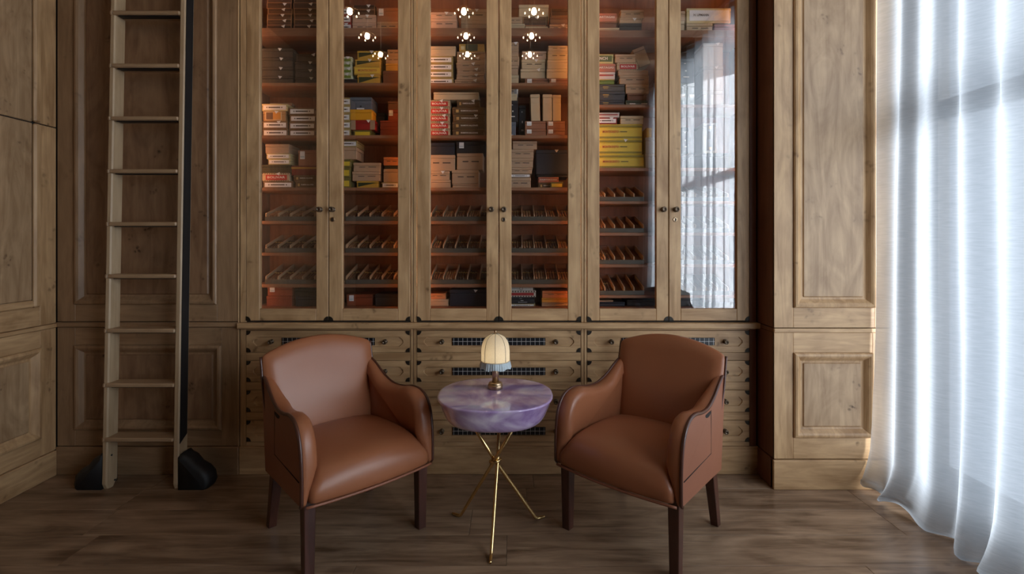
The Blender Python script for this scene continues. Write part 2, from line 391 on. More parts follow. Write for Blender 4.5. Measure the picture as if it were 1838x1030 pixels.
# left bay of the back wall (x 104..429 px)
mp = BF(YC)
u0, u1 = XL, pX(429, YC)
c = MB(); c.box(u0, u1-.012, YC+.012, YK-.001, 0, ZC); wall_bay = struct(obj('wall_back_left', c, M['gap']))
zt = pZ(580, YC); zb = pZ(801, YC)
bay(mp, u0+.003, u1-.006, pZ(577, YC), ZC, pX(135, YC), pX(390, YC), pZ(546, YC), ZC-.3, M['oak_shaded_v'], M['oak_shaded_h'], M['burl_shaded'], wall_bay)
bay(mp, u0+.003, u1-.006, zb+.003, pZ(587.5, YC), pX(135, YC), pX(398, YC), pZ(771, YC), pZ(619, YC), M['oak_shaded_v'], M['oak_shaded_h'], M['burl_shaded'], wall_bay)
piece('dado_moulding', mp, u0+.002, u1-.004, pZ(586.5, YC), pZ(578, YC), -.01, .012, M['oak_shaded_h'], wall_bay, .004)
piece('baseboard', mp, u0+.002, u1, 0, zb, -.01, .010, M['oak_shaded_h'], wall_bay, .003)
piece('edge_strip', mp, u1-.005, u1-.001, zb, ZC, -.01, .004, M['oak_v'], wall_bay, .001)

# right pier
YP = 2.71; P0, P1 = 1.4165, XR
c = MB(); c.box(P0+.012, P1-.001, YP+.012, YK-.001, 0, ZC); wall_pier = struct(obj('wall_back_right', c, M['gap']))
mp2 = BF(YP)
X = lambda x: pX(x, YP); Z = lambda y: pZ(y, YP)
bay(mp2, P0, P1-.002, Z(588), ZC, X(1424), X(1570), Z(552), ZC-.3, M['oak_v'], M['oak_h'], M['burl'], wall_pier)
bay(mp2, P0, P1-.002, Z(824)+.002, Z(597), X(1424), X(1566), Z(785), Z(633), M['oak_v'], M['oak_h'], M['burl'], wall_pier)
piece('dado_moulding', mp2, P0-.001, P1-.002, Z(597)+.001, Z(589)-.001, -.01, .004, M['oak_h'], wall_pier, .002)
piece('baseboard', mp2, P0-.008, P1-.002, 0, Z(825), -.02, .012, M['oak_h'], wall_pier, .003)
RM = lambda u, v, d: (P0 - d, u, v)
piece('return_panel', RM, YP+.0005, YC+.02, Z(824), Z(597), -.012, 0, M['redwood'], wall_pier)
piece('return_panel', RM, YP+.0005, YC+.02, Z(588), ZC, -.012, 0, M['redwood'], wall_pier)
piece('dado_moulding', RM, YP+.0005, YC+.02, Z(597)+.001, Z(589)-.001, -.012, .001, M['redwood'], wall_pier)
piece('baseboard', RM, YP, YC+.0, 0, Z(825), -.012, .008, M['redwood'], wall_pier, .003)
struct(piece('trim_1', BF(YC), pX(429, YC)+.002, P0-.002, 3.22, ZC, -.3, .0, M['oak_h'], None))

# left wall
c = MB(); c.box(XL-.1, XL-.014, YB, YK, 0, ZC); wall_left = struct(obj('wall_left', c, M['gap']))
lz = lambda x, y: EYE - (y-HY)*(F*(-XL)/(CX-x))/F
ly = lambda x: F*(-XL)/(CX-x)
zs = 1.987
yb0, yb1 = ly(-330), ly(72)        # panel opening in y
for a, b in ((zs+.003, ZC), (.98-.11, zs-.003)):
    top = b if b == ZC else b
    q0 = a + .0 if a > 1 else .975
    if a > 1: # upper door leaf
        piece('stile', LF, yb1, YC-.004, a, b, -.014, 0, M['oak_v'], wall_left); piece('stile', LF, yb0-.12, yb0, a, b, -.014, 0, M['oak_v'], wall_left)
        piece('panel', LF, yb0+.04, yb1-.04, a, b, -.02, -.004, M['burl'], wall_left, .004)
        for yy in (yb0+.02, yb1-.02): piece('panel_moulding', LF, yy-.02, yy+.02, a, b, -.014, .012, M['oak_v'], wall_left, .009)
    else:
        piece('stile', LF, yb1, YC-.004, a, b, -.014, 0, M['oak_v'], wall_left); piece('stile', LF, yb0-.12, yb0, a, b, -.014, 0, M['oak_v'], wall_left)
        piece('rail', LF, yb0, yb1, a, q0, -.014, 0, M['oak_hy'], wall_left)
        piece('panel', LF, yb0+.04, yb1-.04, q0+.04, b, -.02, -.004, M['burl'], wall_left, .004)
        for yy in (yb0+.02, yb1-.02): piece('panel_moulding', LF, yy-.02, yy+.02, q0, b, -.014, .012, M['oak_v'], wall_left, .009)
        piece('panel_moulding', LF, yb0+.04, yb1-.04, q0, q0+.04, -.014, .012, M['oak_hy'], wall_left, .009)
piece('dado_moulding', LF, yb0-.12, YC-.004, .845, .868, -.014, .010, M['oak_hy'], wall_left, .004)
bay(LF, yb0-.12, YC-.004, .145, .843, yb0, yb1, .245, .745, M['oak_v'], M['oak_hy'], M['burl'], wall_left)
piece('baseboard', LF, YB+.01, YC-.012, 0, .143, -.014, .012, M['oak_hy'], wall_left, .003)
piece('plain_panel', LF, YB+.01, yb0-.123, .145, ZC, -.014, 0, M['burl'], wall_left)

# ------------------------------------------------------------------ humidor cabinet units
UNITS = [((430.5, 741.2), [(442, 589), (590.5, 736)], [(466, 567.5), (614.5, 714)]),
         ((742.2, 1047.8), [(748.5, 894.5), (896, 1042.5)], [(772, 873), (918, 1019.5)]),
         ((1048.8, 1358.0), [(1054, 1199.5), (1201, 1345)], [(1076, 1178), (1222, 1323)])]
SH_A = [(50, 65), (148.5, 154), (242.5, 248), (336.5, 342), (396.5, 402), (453.5, 459), (510, 516)]
SH_B = [(54, 67), (187.5, 193), (301, 307), (361, 366), (417.5, 423), (474.5, 480), (530, 535)]
YS = 2.955; YBK = 3.20; ZTOP = 3.20
zdoor0 = pZ(575.5, YC); zglass0 = pZ(554, YC); zfl = pZ(553, YC) - .006
UNIT_DESC = ['left', 'middle', 'right']
FRONTMAP = BF(YC)
def disc_plate(cx, cz, r, a0, a1, n=8):
    return [(cx, cz)] + [(cx + r*math.cos(a0+(a1-a0)*k/n), cz + r*math.sin(a0+(a1-a0)*k/n)) for k in range(n+1)]
def knob_mb(x, y, z, s=1.0):
    mb = MB(); mp = lambda a, b, c: (x+a*s, y - c*s, z+b*s)
    mb.lathe([(.013,0),(.013,.003),(.006,.004),(.006,.014),(.0125,.017),(.0135,.024),(.012,.029),(.007,.030),(.0065,.028)], 16, mp); return mb
door_side = ['left', 'right']
for ui, ((a, b), doors, glasses) in enumerate(UNITS):
    xa, xb = pX(a, YC), pX(b, YC)
    cab = empty('display_cabinet', ((xa+xb)/2, YC+.18, .872))
    tag(cab, ['tall oak display cabinet with glass doors nearest the ladder', 'middle tall oak display cabinet with glass doors above the purple table',
              'tall oak display cabinet with glass doors beside the pier, curtain mirrored in it'][ui], 'cabinet', 'glazed oak display cabinets')
    # carcass: sides, back, bottom, top
    cm = MB(); cm.box(xa, xa+.018, YC+.034, YBK+.02, .872, ZTOP); cm.box(xb-.018, xb, YC+.034, YBK+.02, .872, ZTOP)
    cm.box(xa+.018, xb-.018, YBK, YBK+.02, .872, ZTOP); cm.box(xa+.018, xb-.018, YC+.034, YBK, .872, zfl); cm.box(xa+.018, xb-.018, YC+.034, YBK, ZTOP-.02, ZTOP)
    obj('carcass', cm, M['cedar'], cab)
    if ui == 0: fr = [(a, 441.2), (736.8, b)]
    elif ui == 1: fr = [(a, 747.7), (1043.3, b)]
    else: fr = [(a, 1053.2), (1345.8, b)]
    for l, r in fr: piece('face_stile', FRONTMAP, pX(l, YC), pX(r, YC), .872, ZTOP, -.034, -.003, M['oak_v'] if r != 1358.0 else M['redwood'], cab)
    gb = MB(); gb.box(pX(fr[0][1], YC), pX(fr[1][0], YC), YC+.012, YC+.03, .872, zdoor0-.004); obj('bottom_rail', gb, M['gap'], cab)
    for t, bb in (SH_B if ui == 2 else SH_A):
        s = MB(); s.box(xa+.02, xb-.02, YS, YBK-.001, pZ(bb, YS), pZ(t, YS), 0, .002); obj('shelf', s, M['cedar_h'], cab)
    for sx in (xa+.0205, xb-.0265):
        s = MB(); s.box(sx, sx+.006, YC+.040, YC+.048, zfl+.02, ZTOP-.05); obj('led_strip', s, M['led'], cab)
    for di, ((l, r), (gl, gr)) in enumerate(zip(doors, glasses)):
        L_, R_, GL, GR = pX(l, YC), pX(r, YC), pX(gl, YC), pX(gr, YC)
        d = empty('cabinet_door', (0,0,0)); d.parent = cab; d.location = Vector(((L_+R_)/2, YC, zdoor0)) - wl(cab)
        T = .030
        zt_ = ZTOP-.03
        piece('stile', FRONTMAP, L_, GL, zdoor0, zt_, -T, 0, M['oak_v'], d, .0025); piece('stile', FRONTMAP, GR, R_, zdoor0, zt_, -T, 0, M['oak_v'], d, .0025)
        piece('rail', FRONTMAP, GL+.0003, GR-.0003, zdoor0, zglass0, -T, 0, M['oak_h'], d, .0025); piece('rail', FRONTMAP, GL+.0003, GR-.0003, zt_-.09, zt_, -T, 0, M['oak_h'], d, .0025)
        g = MB(); g.box(GL+.0005, GR-.0005, YC+.016, YC+.020, zglass0+.0005, zt_-.0905); obj('glass_pane', g, M['glass'], d)
        kx = pX((575, 597.5, 882, 904.5, 1190, 1212.5)[ui*2+di], YC)
        obj('knob', knob_mb(kx, YC, pZ(376, YC), 1.15), M['bronze'], d)
        if di == 1:
            k = MB(); mpk = lambda a_, b_, c_, kx=kx: (kx-.002+a_, YC-c_, pZ(394, YC)+b_)
            k.lathe([(.0135,0),(.0135,.002),(.011,.0035),(.008,.0025)], 18, mpk); k.box(kx-.0045, kx+.0005, YC-.0045, YC, pZ(394, YC)-.009, pZ(394, YC)+.007, 1)
            obj('keyhole', k, [M['old_brass'], M['black']], d)
        # hinge plates at the bottom corners
        for cx_, a0, a1 in ((L_, 0, PI/2), (R_, PI/2, PI)):
            h = MB(); h.poly_prism(disc_plate(cx_, zdoor0, .025, a0, a1), lambda u, v, dd: (u, YC-dd, v), .0, .003); obj('hinge_plate', h, M['bracket'], d)

# plank shelf trim above the drawers: one long ledge
c = MB(); c.box(pX(424, 2.85), P0-.001, YC-.030, YC+.30, .838, .8715, 0, .005)
tag(obj('counter_ledge', c, M['oak_h']), 'long narrow oak ledge running between the glass cabinets and the drawers', 'ledge')
c = MB(); c.box(pX(429.5, YC), P0-.001, YC-.004, YC+.02, 0, pZ(801, YC), 0, .003); 
tag(obj('plinth', c, M['oak_h']), 'plain oak plinth board along the floor under the drawer chests', 'plinth')

DR = [(593.5, 632), (647.5, 685), (700.5, 739), (754.5, 792.5)]
def drawer(parent, L_, R_, yt, yb, grille):
    zt_, zb_ = pZ(yt, YC), pZ(yb, YC); cz = (zt_+zb_)/2 - .001
    d = MB(); y = YC
    ax, AX = L_+.038, R_-.038; b0, b1 = cz-.027, cz+.027; cc = .020
    oc = [(ax+cc,b0),(AX-cc,b0),(AX,b0+cc),(AX,b1-cc),(AX-cc,b1),(ax+cc,b1),(ax,b1-cc),(ax,b0+cc)]
    rc = [(ax+cc,zb_),(AX-cc,zb_),(R_,b0+cc),(R_,b1-cc),(AX-cc,zt_),(ax+cc,zt_),(L_,b1-cc),(L_,b0+cc)]
    cn = {1:(R_,zb_),3:(R_,zt_),5:(L_,zt_),7:(L_,zb_)}
    dep = .007
    for i in range(8):
        j = (i+1) % 8; q = [oc[i], oc[j], rc[j]] + ([cn[i]] if i in cn else []) + [rc[i]]
        d.add([(u, y, v) for u, v in q], [list(range(len(q)))])
        d.add([(oc[i][0], y, oc[i][1]), (oc[j][0], y, oc[j][1]), (oc[j][0]+(-.003 if oc[j][0]>0.5*(L_+R_) else .003), y+dep, oc[j][1]), (oc[i][0]+(-.003 if oc[i][0]>0.5*(L_+R_) else .003), y+dep, oc[i][1])], [(0,1,2,3)])
    d.add([(u+(-.003 if u>0.5*(L_+R_) else .003), y+dep, v) for u, v in oc], [list(range(8))])
    # edges and back
    R4 = [(L_,zb_),(R_,zb_),(R_,zt_),(L_,zt_)]
    for i in range(4):
        j = (i+1) % 4; d.add([(R4[i][0],y,R4[i][1]),(R4[j][0],y,R4[j][1]),(R4[j][0],y+.022,R4[j][1]),(R4[i][0],y+.022,R4[i][1])], [(0,1,2,3)])
    d.add([(u, y+.022, v) for u, v in R4], [(0,1,2,3)])
    o = obj('drawer', d, M['oak_h'], parent)
    W_ = R_ - L_; mid = (L_+R_)/2
    for kx in (mid - .327, mid + .327): obj('knob', knob_mb(kx, YC+.006, cz, 1.0), M['bronze'], o)
    if grille:
        g = MB(); gx0, gx1, gz0, gz1 = mid-.267, mid+.267, cz-.021, cz+.021
        g.box(gx0, gx1, YC+.001, YC+.006, gz0, gz1, 0)
        n = 20
        for k in range(n+1):
            xx = gx0+.008 + (gx1-gx0-.016)*k/n; g.box(xx-.0008, xx+.0008, YC-.0008, YC+.001, gz0, gz1, 1)
        g.box(gx0, gx1, YC-.0012, YC+.0008, cz-.0008+.001, cz+.0008+.001, 1)
        obj('vent_grille', g, [M['grille_black'], M['wire']], o)
    for cx_, cz_, a0, a1 in ((L_+.001, zb_+.001, 0, PI/2), (R_-.001, zb_+.001, PI/2, PI), (R_-.001, zt_-.001, PI, 1.5*PI), (L_+.001, zt_-.001, 1.5*PI, 2*PI)):
        h = MB(); h.poly_prism(disc_plate(cx_, cz_, .024, a0, a1, 5), lambda u, v, dd: (u, YC-dd, v), -.0005, .0025); obj('corner_bracket', h, M['bracket'], o)
for ui, ((a, b), doors, _) in enumerate(UNITS):
    xa, xb = pX(a, YC), pX(b, YC); L_, R_ = pX(doors[0][0]+.3, YC), pX(doors[1][1]-.3, YC)
    ch = empty('drawer_chest', ((xa+xb)/2, YC+.18, pZ(801, YC)))
    tag(ch, ['oak drawer chest behind the left armchair', 'oak drawer chest behind the purple table, between the two armchairs', 'oak drawer chest behind the right armchair'][ui] , 'chest of drawers', 'oak drawer chests under the ledge')
    cm = MB(); cm.box(xa, xb, YC+.034, YBK+.02, pZ(801, YC), .838); obj('carcass', cm, M['gap'], ch)
    z0, z1 = pZ(801, YC)+.001, .8375
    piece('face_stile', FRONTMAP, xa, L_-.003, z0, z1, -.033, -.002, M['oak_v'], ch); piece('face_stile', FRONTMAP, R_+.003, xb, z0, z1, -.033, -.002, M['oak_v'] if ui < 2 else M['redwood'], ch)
    ed = [(None, 593.5)] + [(DR[i][1], DR[i+1][0]) for i in range(3)] + [(792.5, None)]
    for t, bb in ed:
        zz1 = z1 if t is None else pZ(t+.7, YC); zz0 = z0 if bb is None else pZ(bb-.7, YC)
        piece('rail', FRONTMAP, L_-.002, R_+.002, zz0, zz1, -.033, -.0015, M['oak_h'], ch)
    for i, (t, bb) in enumerate(DR): drawer(ch, L_, R_, t, bb, True)
# ------------------------------------------------------------------ ladder
def ladder():
    x0, x1, x2, x3 = -2.209, -2.180, -1.826, -1.795
    yb = 2.695; lean = .0232
    L = empty('library_ladder', ((x0+x3)/2, yb+.04, 0))
    tag(L, 'tall pale wooden library ladder leaning against the panelled wall', 'ladder')
    yf = lambda z: yb + lean*z
    ZT = 3.3
    def stringer(a, b):
        mb = MB(); dp = .078
        prof = [(yf(.03)-.0, .03), (yf(0)+.012, .002), (yf(0)+.05, .0), (yf(0)+dp, .035), (yf(ZT)+dp, ZT), (yf(ZT), ZT)]
        e = .006
        def lp(x, ins):
            return [(x, p[0]+(ins if i in (0,1,5) else -ins), p[1]) for i, p in enumerate(prof)]
        mb.loops([lp(a, e), lp(a+e, 0), lp(b-e, 0), lp(b, e)], smooth=False); return mb
    obj('stringer', stringer(x0, x1), M['ladder'], L)
    s = obj('stringer', stringer(x2, x3), M['ladder'], L)
    st = MB(); z0, z1 = .245, ZT-.05
    st.add([(x3-.001, yf(z0)+.006, z0), (x3-.001, yf(z0)+.066, z0+.035), (x3-.001, yf(z1)+.066, z1), (x3-.001, yf(z1)+.006, z1),
            (x3+.003, yf(z0)+.006, z0), (x3+.003, yf(z0)+.066, z0+.035), (x3+.003, yf(z1)+.066, z1), (x3+.003, yf(z1)+.006, z1)],
           [(0,1,2,3),(4,5,6,7),(0,1,5,4),(1,2,6,5),(2,3,7,6),(3,0,4,7)])
    obj('black_side_strip', st, M['black'], s)
    for y in (790, 692, 594, 496, 402, 307, 212, 117, 22, -73, -168):
        Yf = 2.70
        for _ in range(4): z = pZ(y, Yf); Yf = yf(z) - .008
        t = MB(); t.box(x1-.012, x2+.002, Yf, Yf+.092, z-.011, z+.011, 0, .005)
        t.box(x0+.004, x1-.012, Yf, Yf+.0085, z-.011, z+.011, 0, .003)
        o = obj('tread', t, M['ladder_h'], L)
        u = MB(); u.box(x1+.012, x2-.012, Yf+.014, Yf+.05, z-.0155, z-.0105); obj('underside_strip', u, M['black'], o)  # black strip on the underside of the tread
    for sx, xx, sg in ((0, x0, -1), (1, x3, 1)):
        pr = [(0,.0),(.0,.185),(.012,.195),(.028,.178),(.055,.165),(.085,.128),(.125,.105),(.152,.075),(.16,.03),(.15,.0)]
        mb = MB()
        def lp(y, ins): return [(xx + sg*max(.0, u-ins), y, max(.001, v-ins*(1 if v > .02 else 0))) for u, v in pr]
        mb.loops([lp(yb-.0, .02), lp(yb+.012, .004), lp(yb+.03, 0), lp(yb+.075, 0), lp(yb+.1, .006), lp(yb+.112, .025)])
        h = obj('wheel_hood', mb, M['black'], L)
        w = MB(); w.lathe([(.035,-.018),(.04,-.012),(.04,.012),(.035,.018)], 18, lambda a, b, c: (xx+sg*(.075)+a*.9, yb+.052+c*2.2, .0402+b)); obj('wheel', w, M['bracket'], h)
    for z, yy in ((.175, .03), (.03, .055)):
        b = MB(); b.lathe([(.005,0),(.005,.003)], 10, lambda a, c, d: (x1+d, yf(z)+yy+a, z+c)); obj('bolt', b, M['black'], L)
ladder()

# ------------------------------------------------------------------ armchairs
ARM = [(.235,.268),(.286,.56),(.297,.70)]
TOPL = catmull([(.297,.70),(.262,.705),(.205,.682),(.125,.638),(.04,.613),(-.05,.616),(-.12,.630),(-.185,.628),(-.235,.602),(-.268,.55),(-.283,.48),(-.288,.40),(-.287,.318)], 5)
OUT = [(.235,.268),(.270,.50)] + TOPL + [(-.275,.303),(-.10,.292),(.07,.28)]
def inset(P, d):
    n = len(P); o = []
    A = sum(P[i][0]*P[(i+1)%n][1]-P[(i+1)%n][0]*P[i][1] for i in range(n)); sg = 1 if A > 0 else -1
    for i in range(n):
        a, b, c = Vector(P[i-1]), Vector(P[i]), Vector(P[(i+1) % n])
        t = (b-a).normalized() + (c-b).normalized()
        if t.length < 1e-6: t = c-b
        t.normalize(); o.append((b.x - sg*t.y*d, b.y + sg*t.x*d))
    return o
def xout(y): return .272 + .028*max(0, min(1, (.26-y)/.5))
def armchair(loc, rz, leather, side, trim, leg, label, group):
    A = empty('armchair', loc, rz); tag(A, label, 'armchair', group)
    # seat
    mb = MB()
    prof = [(.215,.30),(.225,.36),(.215,.415),(.16,.436),(.05,.446),(-.06,.450),(-.16,.447),(-.225,.440),(-.268,.424),(-.291,.398),(-.301,.365),(-.302,.335),(-.297,.312),(-.27,.303),(0,.298)]
    n = 17; lps = []
    for y, z in prof:
        row = []
        for k in range(n):
            u = -1+2*k/(n-1)
            fr = max(0, min(1, (-.21-y)/.075)); fr = fr*fr*(3-2*fr)
            low = max(0, min(1, (.43-z)/.06))
            hw = .243 + .048*fr*low - .012*max(0, y)/.2
            bow = -.026*(1-u*u)*max(0, min(1, (-y)/.25)) if y < 0 else .015*(1-u*u)
            crown = .016*(1-abs(u)**2.5) if z > .40 else (.008*(1-u*u) if z > .36 else 0)
            row.append((u*hw, y+bow, z+crown - (.022*abs(u)**4*low*fr if z > .39 else 0)))
        lps.append(row)
    v = [p for r in lps for p in r]; f = []
    R = len(lps)
    for i in range(R):
        j = (i+1) % R
        for k in range(n-1): f.append((i*n+k, i*n+k+1, j*n+k+1, j*n+k))
    f.append([i*n for i in range(R)]); f.append([i*n+n-1 for i in range(R)][::-1])
    mb.add(v, f, 0, True)
    obj('seat', mb, leather, A, local=True, subsurf=1)
    # front welt
    w = MB(); pts = [(u*.287, -.298-.024*(1-u*u)+.004, .306) for u in [k/10-1 for k in range(21)]]
    w.tube(pts, .006, 8); obj('front_welt', w, side, A, local=True)
    # backrest
    mb = MB(); nu, nv = 17, 13
    def bk(u, v, s):
        zt = .797 + .062*(1-abs(u)**2.0)
        z = .33 + (zt-.33)*v
        hw = .255 + .025*min(1, v/.7)
        cv = .028*(1-u*u)
        yf_ = .150 + .085*v + .020*v*v + cv*(.4+.6*v) - .018*math.sin(PI*min(1, v*1.15))*(1-u*u)
        th = .082 - .022*v
        e = max(abs(u)**14, max(0, (v-.9)/.1)**3*.75)
        y = yf_ + (th*.40*e if s == 0 else th*(1-.35*e))
        return (u*hw, y, z)
    fs = [[bk(-1+2*i/(nu-1), j/(nv-1), 0) for i in range(nu)] for j in range(nv)]
    bs = [[bk(-1+2*i/(nu-1), j/(nv-1), 1) for i in range(nu)] for j in range(nv)]
    v = [p for r in fs for p in r] + [p for r in bs for p in r]; N_ = nu*nv; f = []
    for j in range(nv-1):
        for i in range(nu-1):
            a = j*nu+i; f.append((a, a+1, a+nu+1, a+nu)); f.append((N_+a, N_+a+nu, N_+a+nu+1, N_+a+1))
        f.append((j*nu, (j+1)*nu, N_+(j+1)*nu, N_+j*nu)); a = j*nu+nu-1; f.append((a, N_+a, N_+a+nu, a+nu))
    for i in range(nu-1):
        f.append((i, N_+i, N_+i+1, i+1)); a = (nv-1)*nu+i; f.append((a, a+1, N_+a+1, N_+a))
    mb.add(v, f, 0, True); obj('backrest', mb, leather, A, local=True, subsurf=1)
    # side piping of the backrest
    for sg in (-1, 1):
        pts = []
        for j in range(4, nv):
            p = bk(sg, j/(nv-1), 0); q = bk(sg, j/(nv-1), 1); pts.append(((p[0]+.0*sg), p[1]*.25+q[1]*.75, p[2] - (.006 if j == nv-1 else 0)))
        w = MB(); w.tube(catmull(pts, 2), .0065, 8); obj('back_piping', w, trim, A, local=True)
    # arms
    for sg in (-1, 1):
        mb = MB(); lps = []
        def layer(t, ins):
            P = inset(OUT, ins) if ins else OUT
            row = []
            for (y, z), (y0_, z0_) in zip(P, OUT):
                thick = .070 - .045*max(0, min(1, (.45-z0_)/.13))*max(0, min(1, (-.1-y0_)/.15)) - .030*max(0, min(1, (y0_-.10)/.14))
                row.append((sg*(xout(y0_) - thick*t), y, z))
            return row
        lps = [layer(0, .004), layer(.05, 0), layer(.55, 0), layer(.80, .006), layer(.95, .018), layer(1.0, .036)]
        mb.loops(lps, 0, True); obj('arm', mb, leather, A, local=True)
        # outer side panel, its piping and the stitched flap
        mb = MB(); P = inset(OUT, .006)
        mb.loops([[(sg*(xout(y)-.004), y, z) for y, z in P], [(sg*(xout(y)+.0035), y, z) for y, z in P]], 0, False)
        sp = obj('side_panel', mb, side, A, local=True)
        w = MB(); P = inset(OUT, .003); w.tube([(sg*(xout(y)+.001), y, z) for y, z in P[3:3+len(TOPL)]], .0078, 8); obj('arm_piping', w, trim, A, local=True)
        Pin = inset(OUT, .024); fl_ = [(y, z) for y, z in Pin[2:2+len(TOPL)] if y < .073 and z > .405]
        fl_ = [(.073, .40), (.073, fl_[0][1])] + fl_ + [(fl_[-1][0], .40)]
        groove = MB(); groove.tube([(sg*(xout(y)+.0032), y, z) for y, z in [fl_[-1], fl_[0], fl_[1]]], .0022, 6)
        obj('flap_seam', groove, M['gap'], sp, local=True)
        fp = MB(); yc, zc_ = .028, fl_[1][1]-.002
        fp.loops([[(sg*(xout(yc)+o_), yc + .034*math.cos(PI*k/10), zc_ - .018*math.sin(PI*k/10)) for k in range(11)] for o_ in (.001, .005)], 0, False)
        obj('finger_pull', fp, M['gap'], sp, local=True)
    # legs
    def leg(top, bot, wt, wb):
        mb = MB(); lps = []
        for (x, y, z), w_ in ((bot, wb), (top, wt)):
            e = w_*.12
            lps.append([(x-w_+e, y-w_, z), (x+w_-e, y-w_, z), (x+w_, y-w_+e, z), (x+w_, y+w_-e, z), (x+w_-e, y+w_, z), (x-w_+e, y+w_, z), (x-w_, y+w_-e, z), (x-w_, y-w_+e, z)])
        mb.loops(lps, 0, False); return mb
    for sx in (-1, 1):
        obj('leg', leg((sx*.262, -.245, .335), (sx*.262, -.243, 0), .025, .020), leg_m(leg), A, local=True) if False else obj('leg', leg((sx*.262, -.245, .335), (sx*.262, -.243, 0), .0245, .0195), M['mahogany'], A, local=True)
        obj('leg', leg((sx*.236, .185, .33), (sx*.247, .242, 0), .0245, .018), M['mahogany'], A, local=True)
    fr = MB(); fr.box(-.262, .262, -.262, .215, .272, .302, 0, .004); fr.v = [(x, y, z + (.022 if y < 0 else 0)) for x, y, z in fr.v]
    obj('seat_frame', fr, M['mahogany'], A, local=True)
    return A
armchair((-.788, 2.354, 0), math.radians(43.0), M['leather'], M['leather_side'], M['leather_trim'], None, 'brown leather armchair left of the purple table, nearest the ladder', 'brown leather armchairs')
armchair((.619, 2.357, 0), math.radians(-41.5), M['leather'], M['leather_side'], M['leather_trim'], None, 'brown leather armchair right of the purple table, nearest the curtain', 'brown leather armchairs')
armchair((1.54, .86, 0), math.radians(184), M['chair_dark'], M['chair_dark'], M['leather_trim'], None, 'dark armchair by the curtain, seen only mirrored in the right cabinet glass', None)

# ------------------------------------------------------------------ side table
TX, TY, TZ = -.077, 2.318, .640
T = empty('side_table', (TX, TY, 0)); tag(T, 'round side table with purple marbled resin top on brass rod legs', 'table')
mb = MB()
def se(r, n=2.35, N_=56):
    out = []
    for k in range(N_):
        a = 2*PI*k/N_; c_, s_ = math.cos(a), math.sin(a)
        q = (abs(c_)**n + abs(s_)**n)**(-1/n); out.append((r*q*c_, r*q*s_*.955))
    return out
prof = [(.10,.527),(.185,.527),(.203,.529),(.214,.534),(.225,.546),(.236,.566),(.247,.596),(.256,.618),(.2630,.631),(.2645,.6355),(.262,.6392),(.255,.640)]
mb.loops([[(x, y, z) for x, y in se(r)] for r, z in prof], 0, True)
obj('tabletop', mb, M['resin'], T, local=True)
feet = [(-.013,-.226), (-.205,.130), (.225,.105)]
hubz = .327
for k, (fx, fy) in enumerate(feet):
    r = math.hypot(fx, fy); ux, uy = fx/r, fy/r
    # pass beside the axis so the three rods cross without meeting
    ox, oy = -uy*.011, ux*.011
    foot = (fx-ux*.045, fy-uy*.045, .022); toe1 = (fx-ux*.030, fy-uy*.030, .010); toe2 = (fx+ux*.012, fy+uy*.012, .0075)
    top = (-ux*.122+ox, -uy*.122+oy, .529); mid = (ox, oy, hubz)
    pts = [top, mid] + catmull([foot, toe1, toe2], 4)
    w = MB(); w.tube(pts, [.0082, .0082] + [.0074]*(len(pts)-4) + [.006, .005], 12); obj('leg', w, M['brass'], T, local=True)
w = MB(); w.tube([(.024*math.cos(2*PI*k/24), .024*math.sin(2*PI*k/24), hubz + .006*math.cos(2*PI*k/24+.6)) for k in range(24)], .0065, 10, closed=True); obj('collar_ring', w, M['brass'], T, local=True)

# table lamp
LX, LY, LZ = -.079, 2.385, TZ+.0005
Lp = empty('table_lamp', (LX, LY, LZ)); tag(Lp, 'small lit table lamp with cream dome shade and pale blue fringe', 'lamp')
mb = MB(); mb.lathe([(.033,0),(.0355,.003),(.0355,.016),(.0345,.019),(.0315,.020),(.0315,.027),(.029,.030),(.010,.031)], 32); obj('base', mb, M['old_brass'], Lp, local=True)
mb = MB(); mb.lathe([(.0155,.030),(.0155,.128),(.008,.130)], 24); obj('stem', mb, M['old_brass'], Lp, local=True)
sp = [(.0675,.133),(.0675,.162),(.0665,.188),(.0622,.212),(.053,.233),(.039,.248),(.020,.257),(.004,.259)]
spf = catmull(sp, 3)
mb = MB(); NS = 64
lp = []
for r, z in spf:
    lp.append([((r*(1-.022*abs(math.sin(4*a)) if r > .01 else r))*math.cos(a), (r*(1-.022*abs(math.sin(4*a))) if r > .01 else r)*math.sin(a), z) for a in [2*PI*k/NS for k in range(NS)]])
mb.loops(lp, 0, True, cap0=False, cap1=True); shd = obj('shade', mb, M['shade'], Lp, local=True)
for k in range(8):
    a = 2*PI*(k+.02)/8; w = MB(); w.tube([((r+.0006)*math.cos(a), (r+.0006)*math.sin(a), z) for r, z in spf], .0011, 6); obj('shade_seam', w, M['seam'], shd, local=True)
w = MB(); w.tube([(.0685*math.cos(2*PI*k/40), .0685*math.sin(2*PI*k/40), .132) for k in range(40)], .0022, 6, closed=True); obj('trim_band', w, M['cream'], shd, local=True)
mb = MB(); NF = 160; lps = []
for t, z, r in ((0,.131,.0685),(.5,.115,.0715),(1,.099,.0735)):
    lps.append([((r + .0028*math.sin(40*2*PI*k/NF)*t + .0015*math.sin(11*2*PI*k/NF))*math.cos(2*PI*k/NF), (r + .0028*math.sin(40*2*PI*k/NF)*t + .0015*math.sin(11*2*PI*k/NF))*math.sin(2*PI*k/NF), z + .003*t*math.sin(7*2*PI*k/NF)) for k in range(NF)])
mb.loops(lps, 0, True, cap0=False, cap1=False); obj('fringe', mb, M['fringe'], Lp, local=True)
mb = MB(); mb.lathe([(.002,.257),(.0035,.260),(.0035,.262),(.0055,.265),(.0062,.269),(.0052,.273),(.002,.275)], 14); obj('finial', mb, M['old_brass'], Lp, local=True)
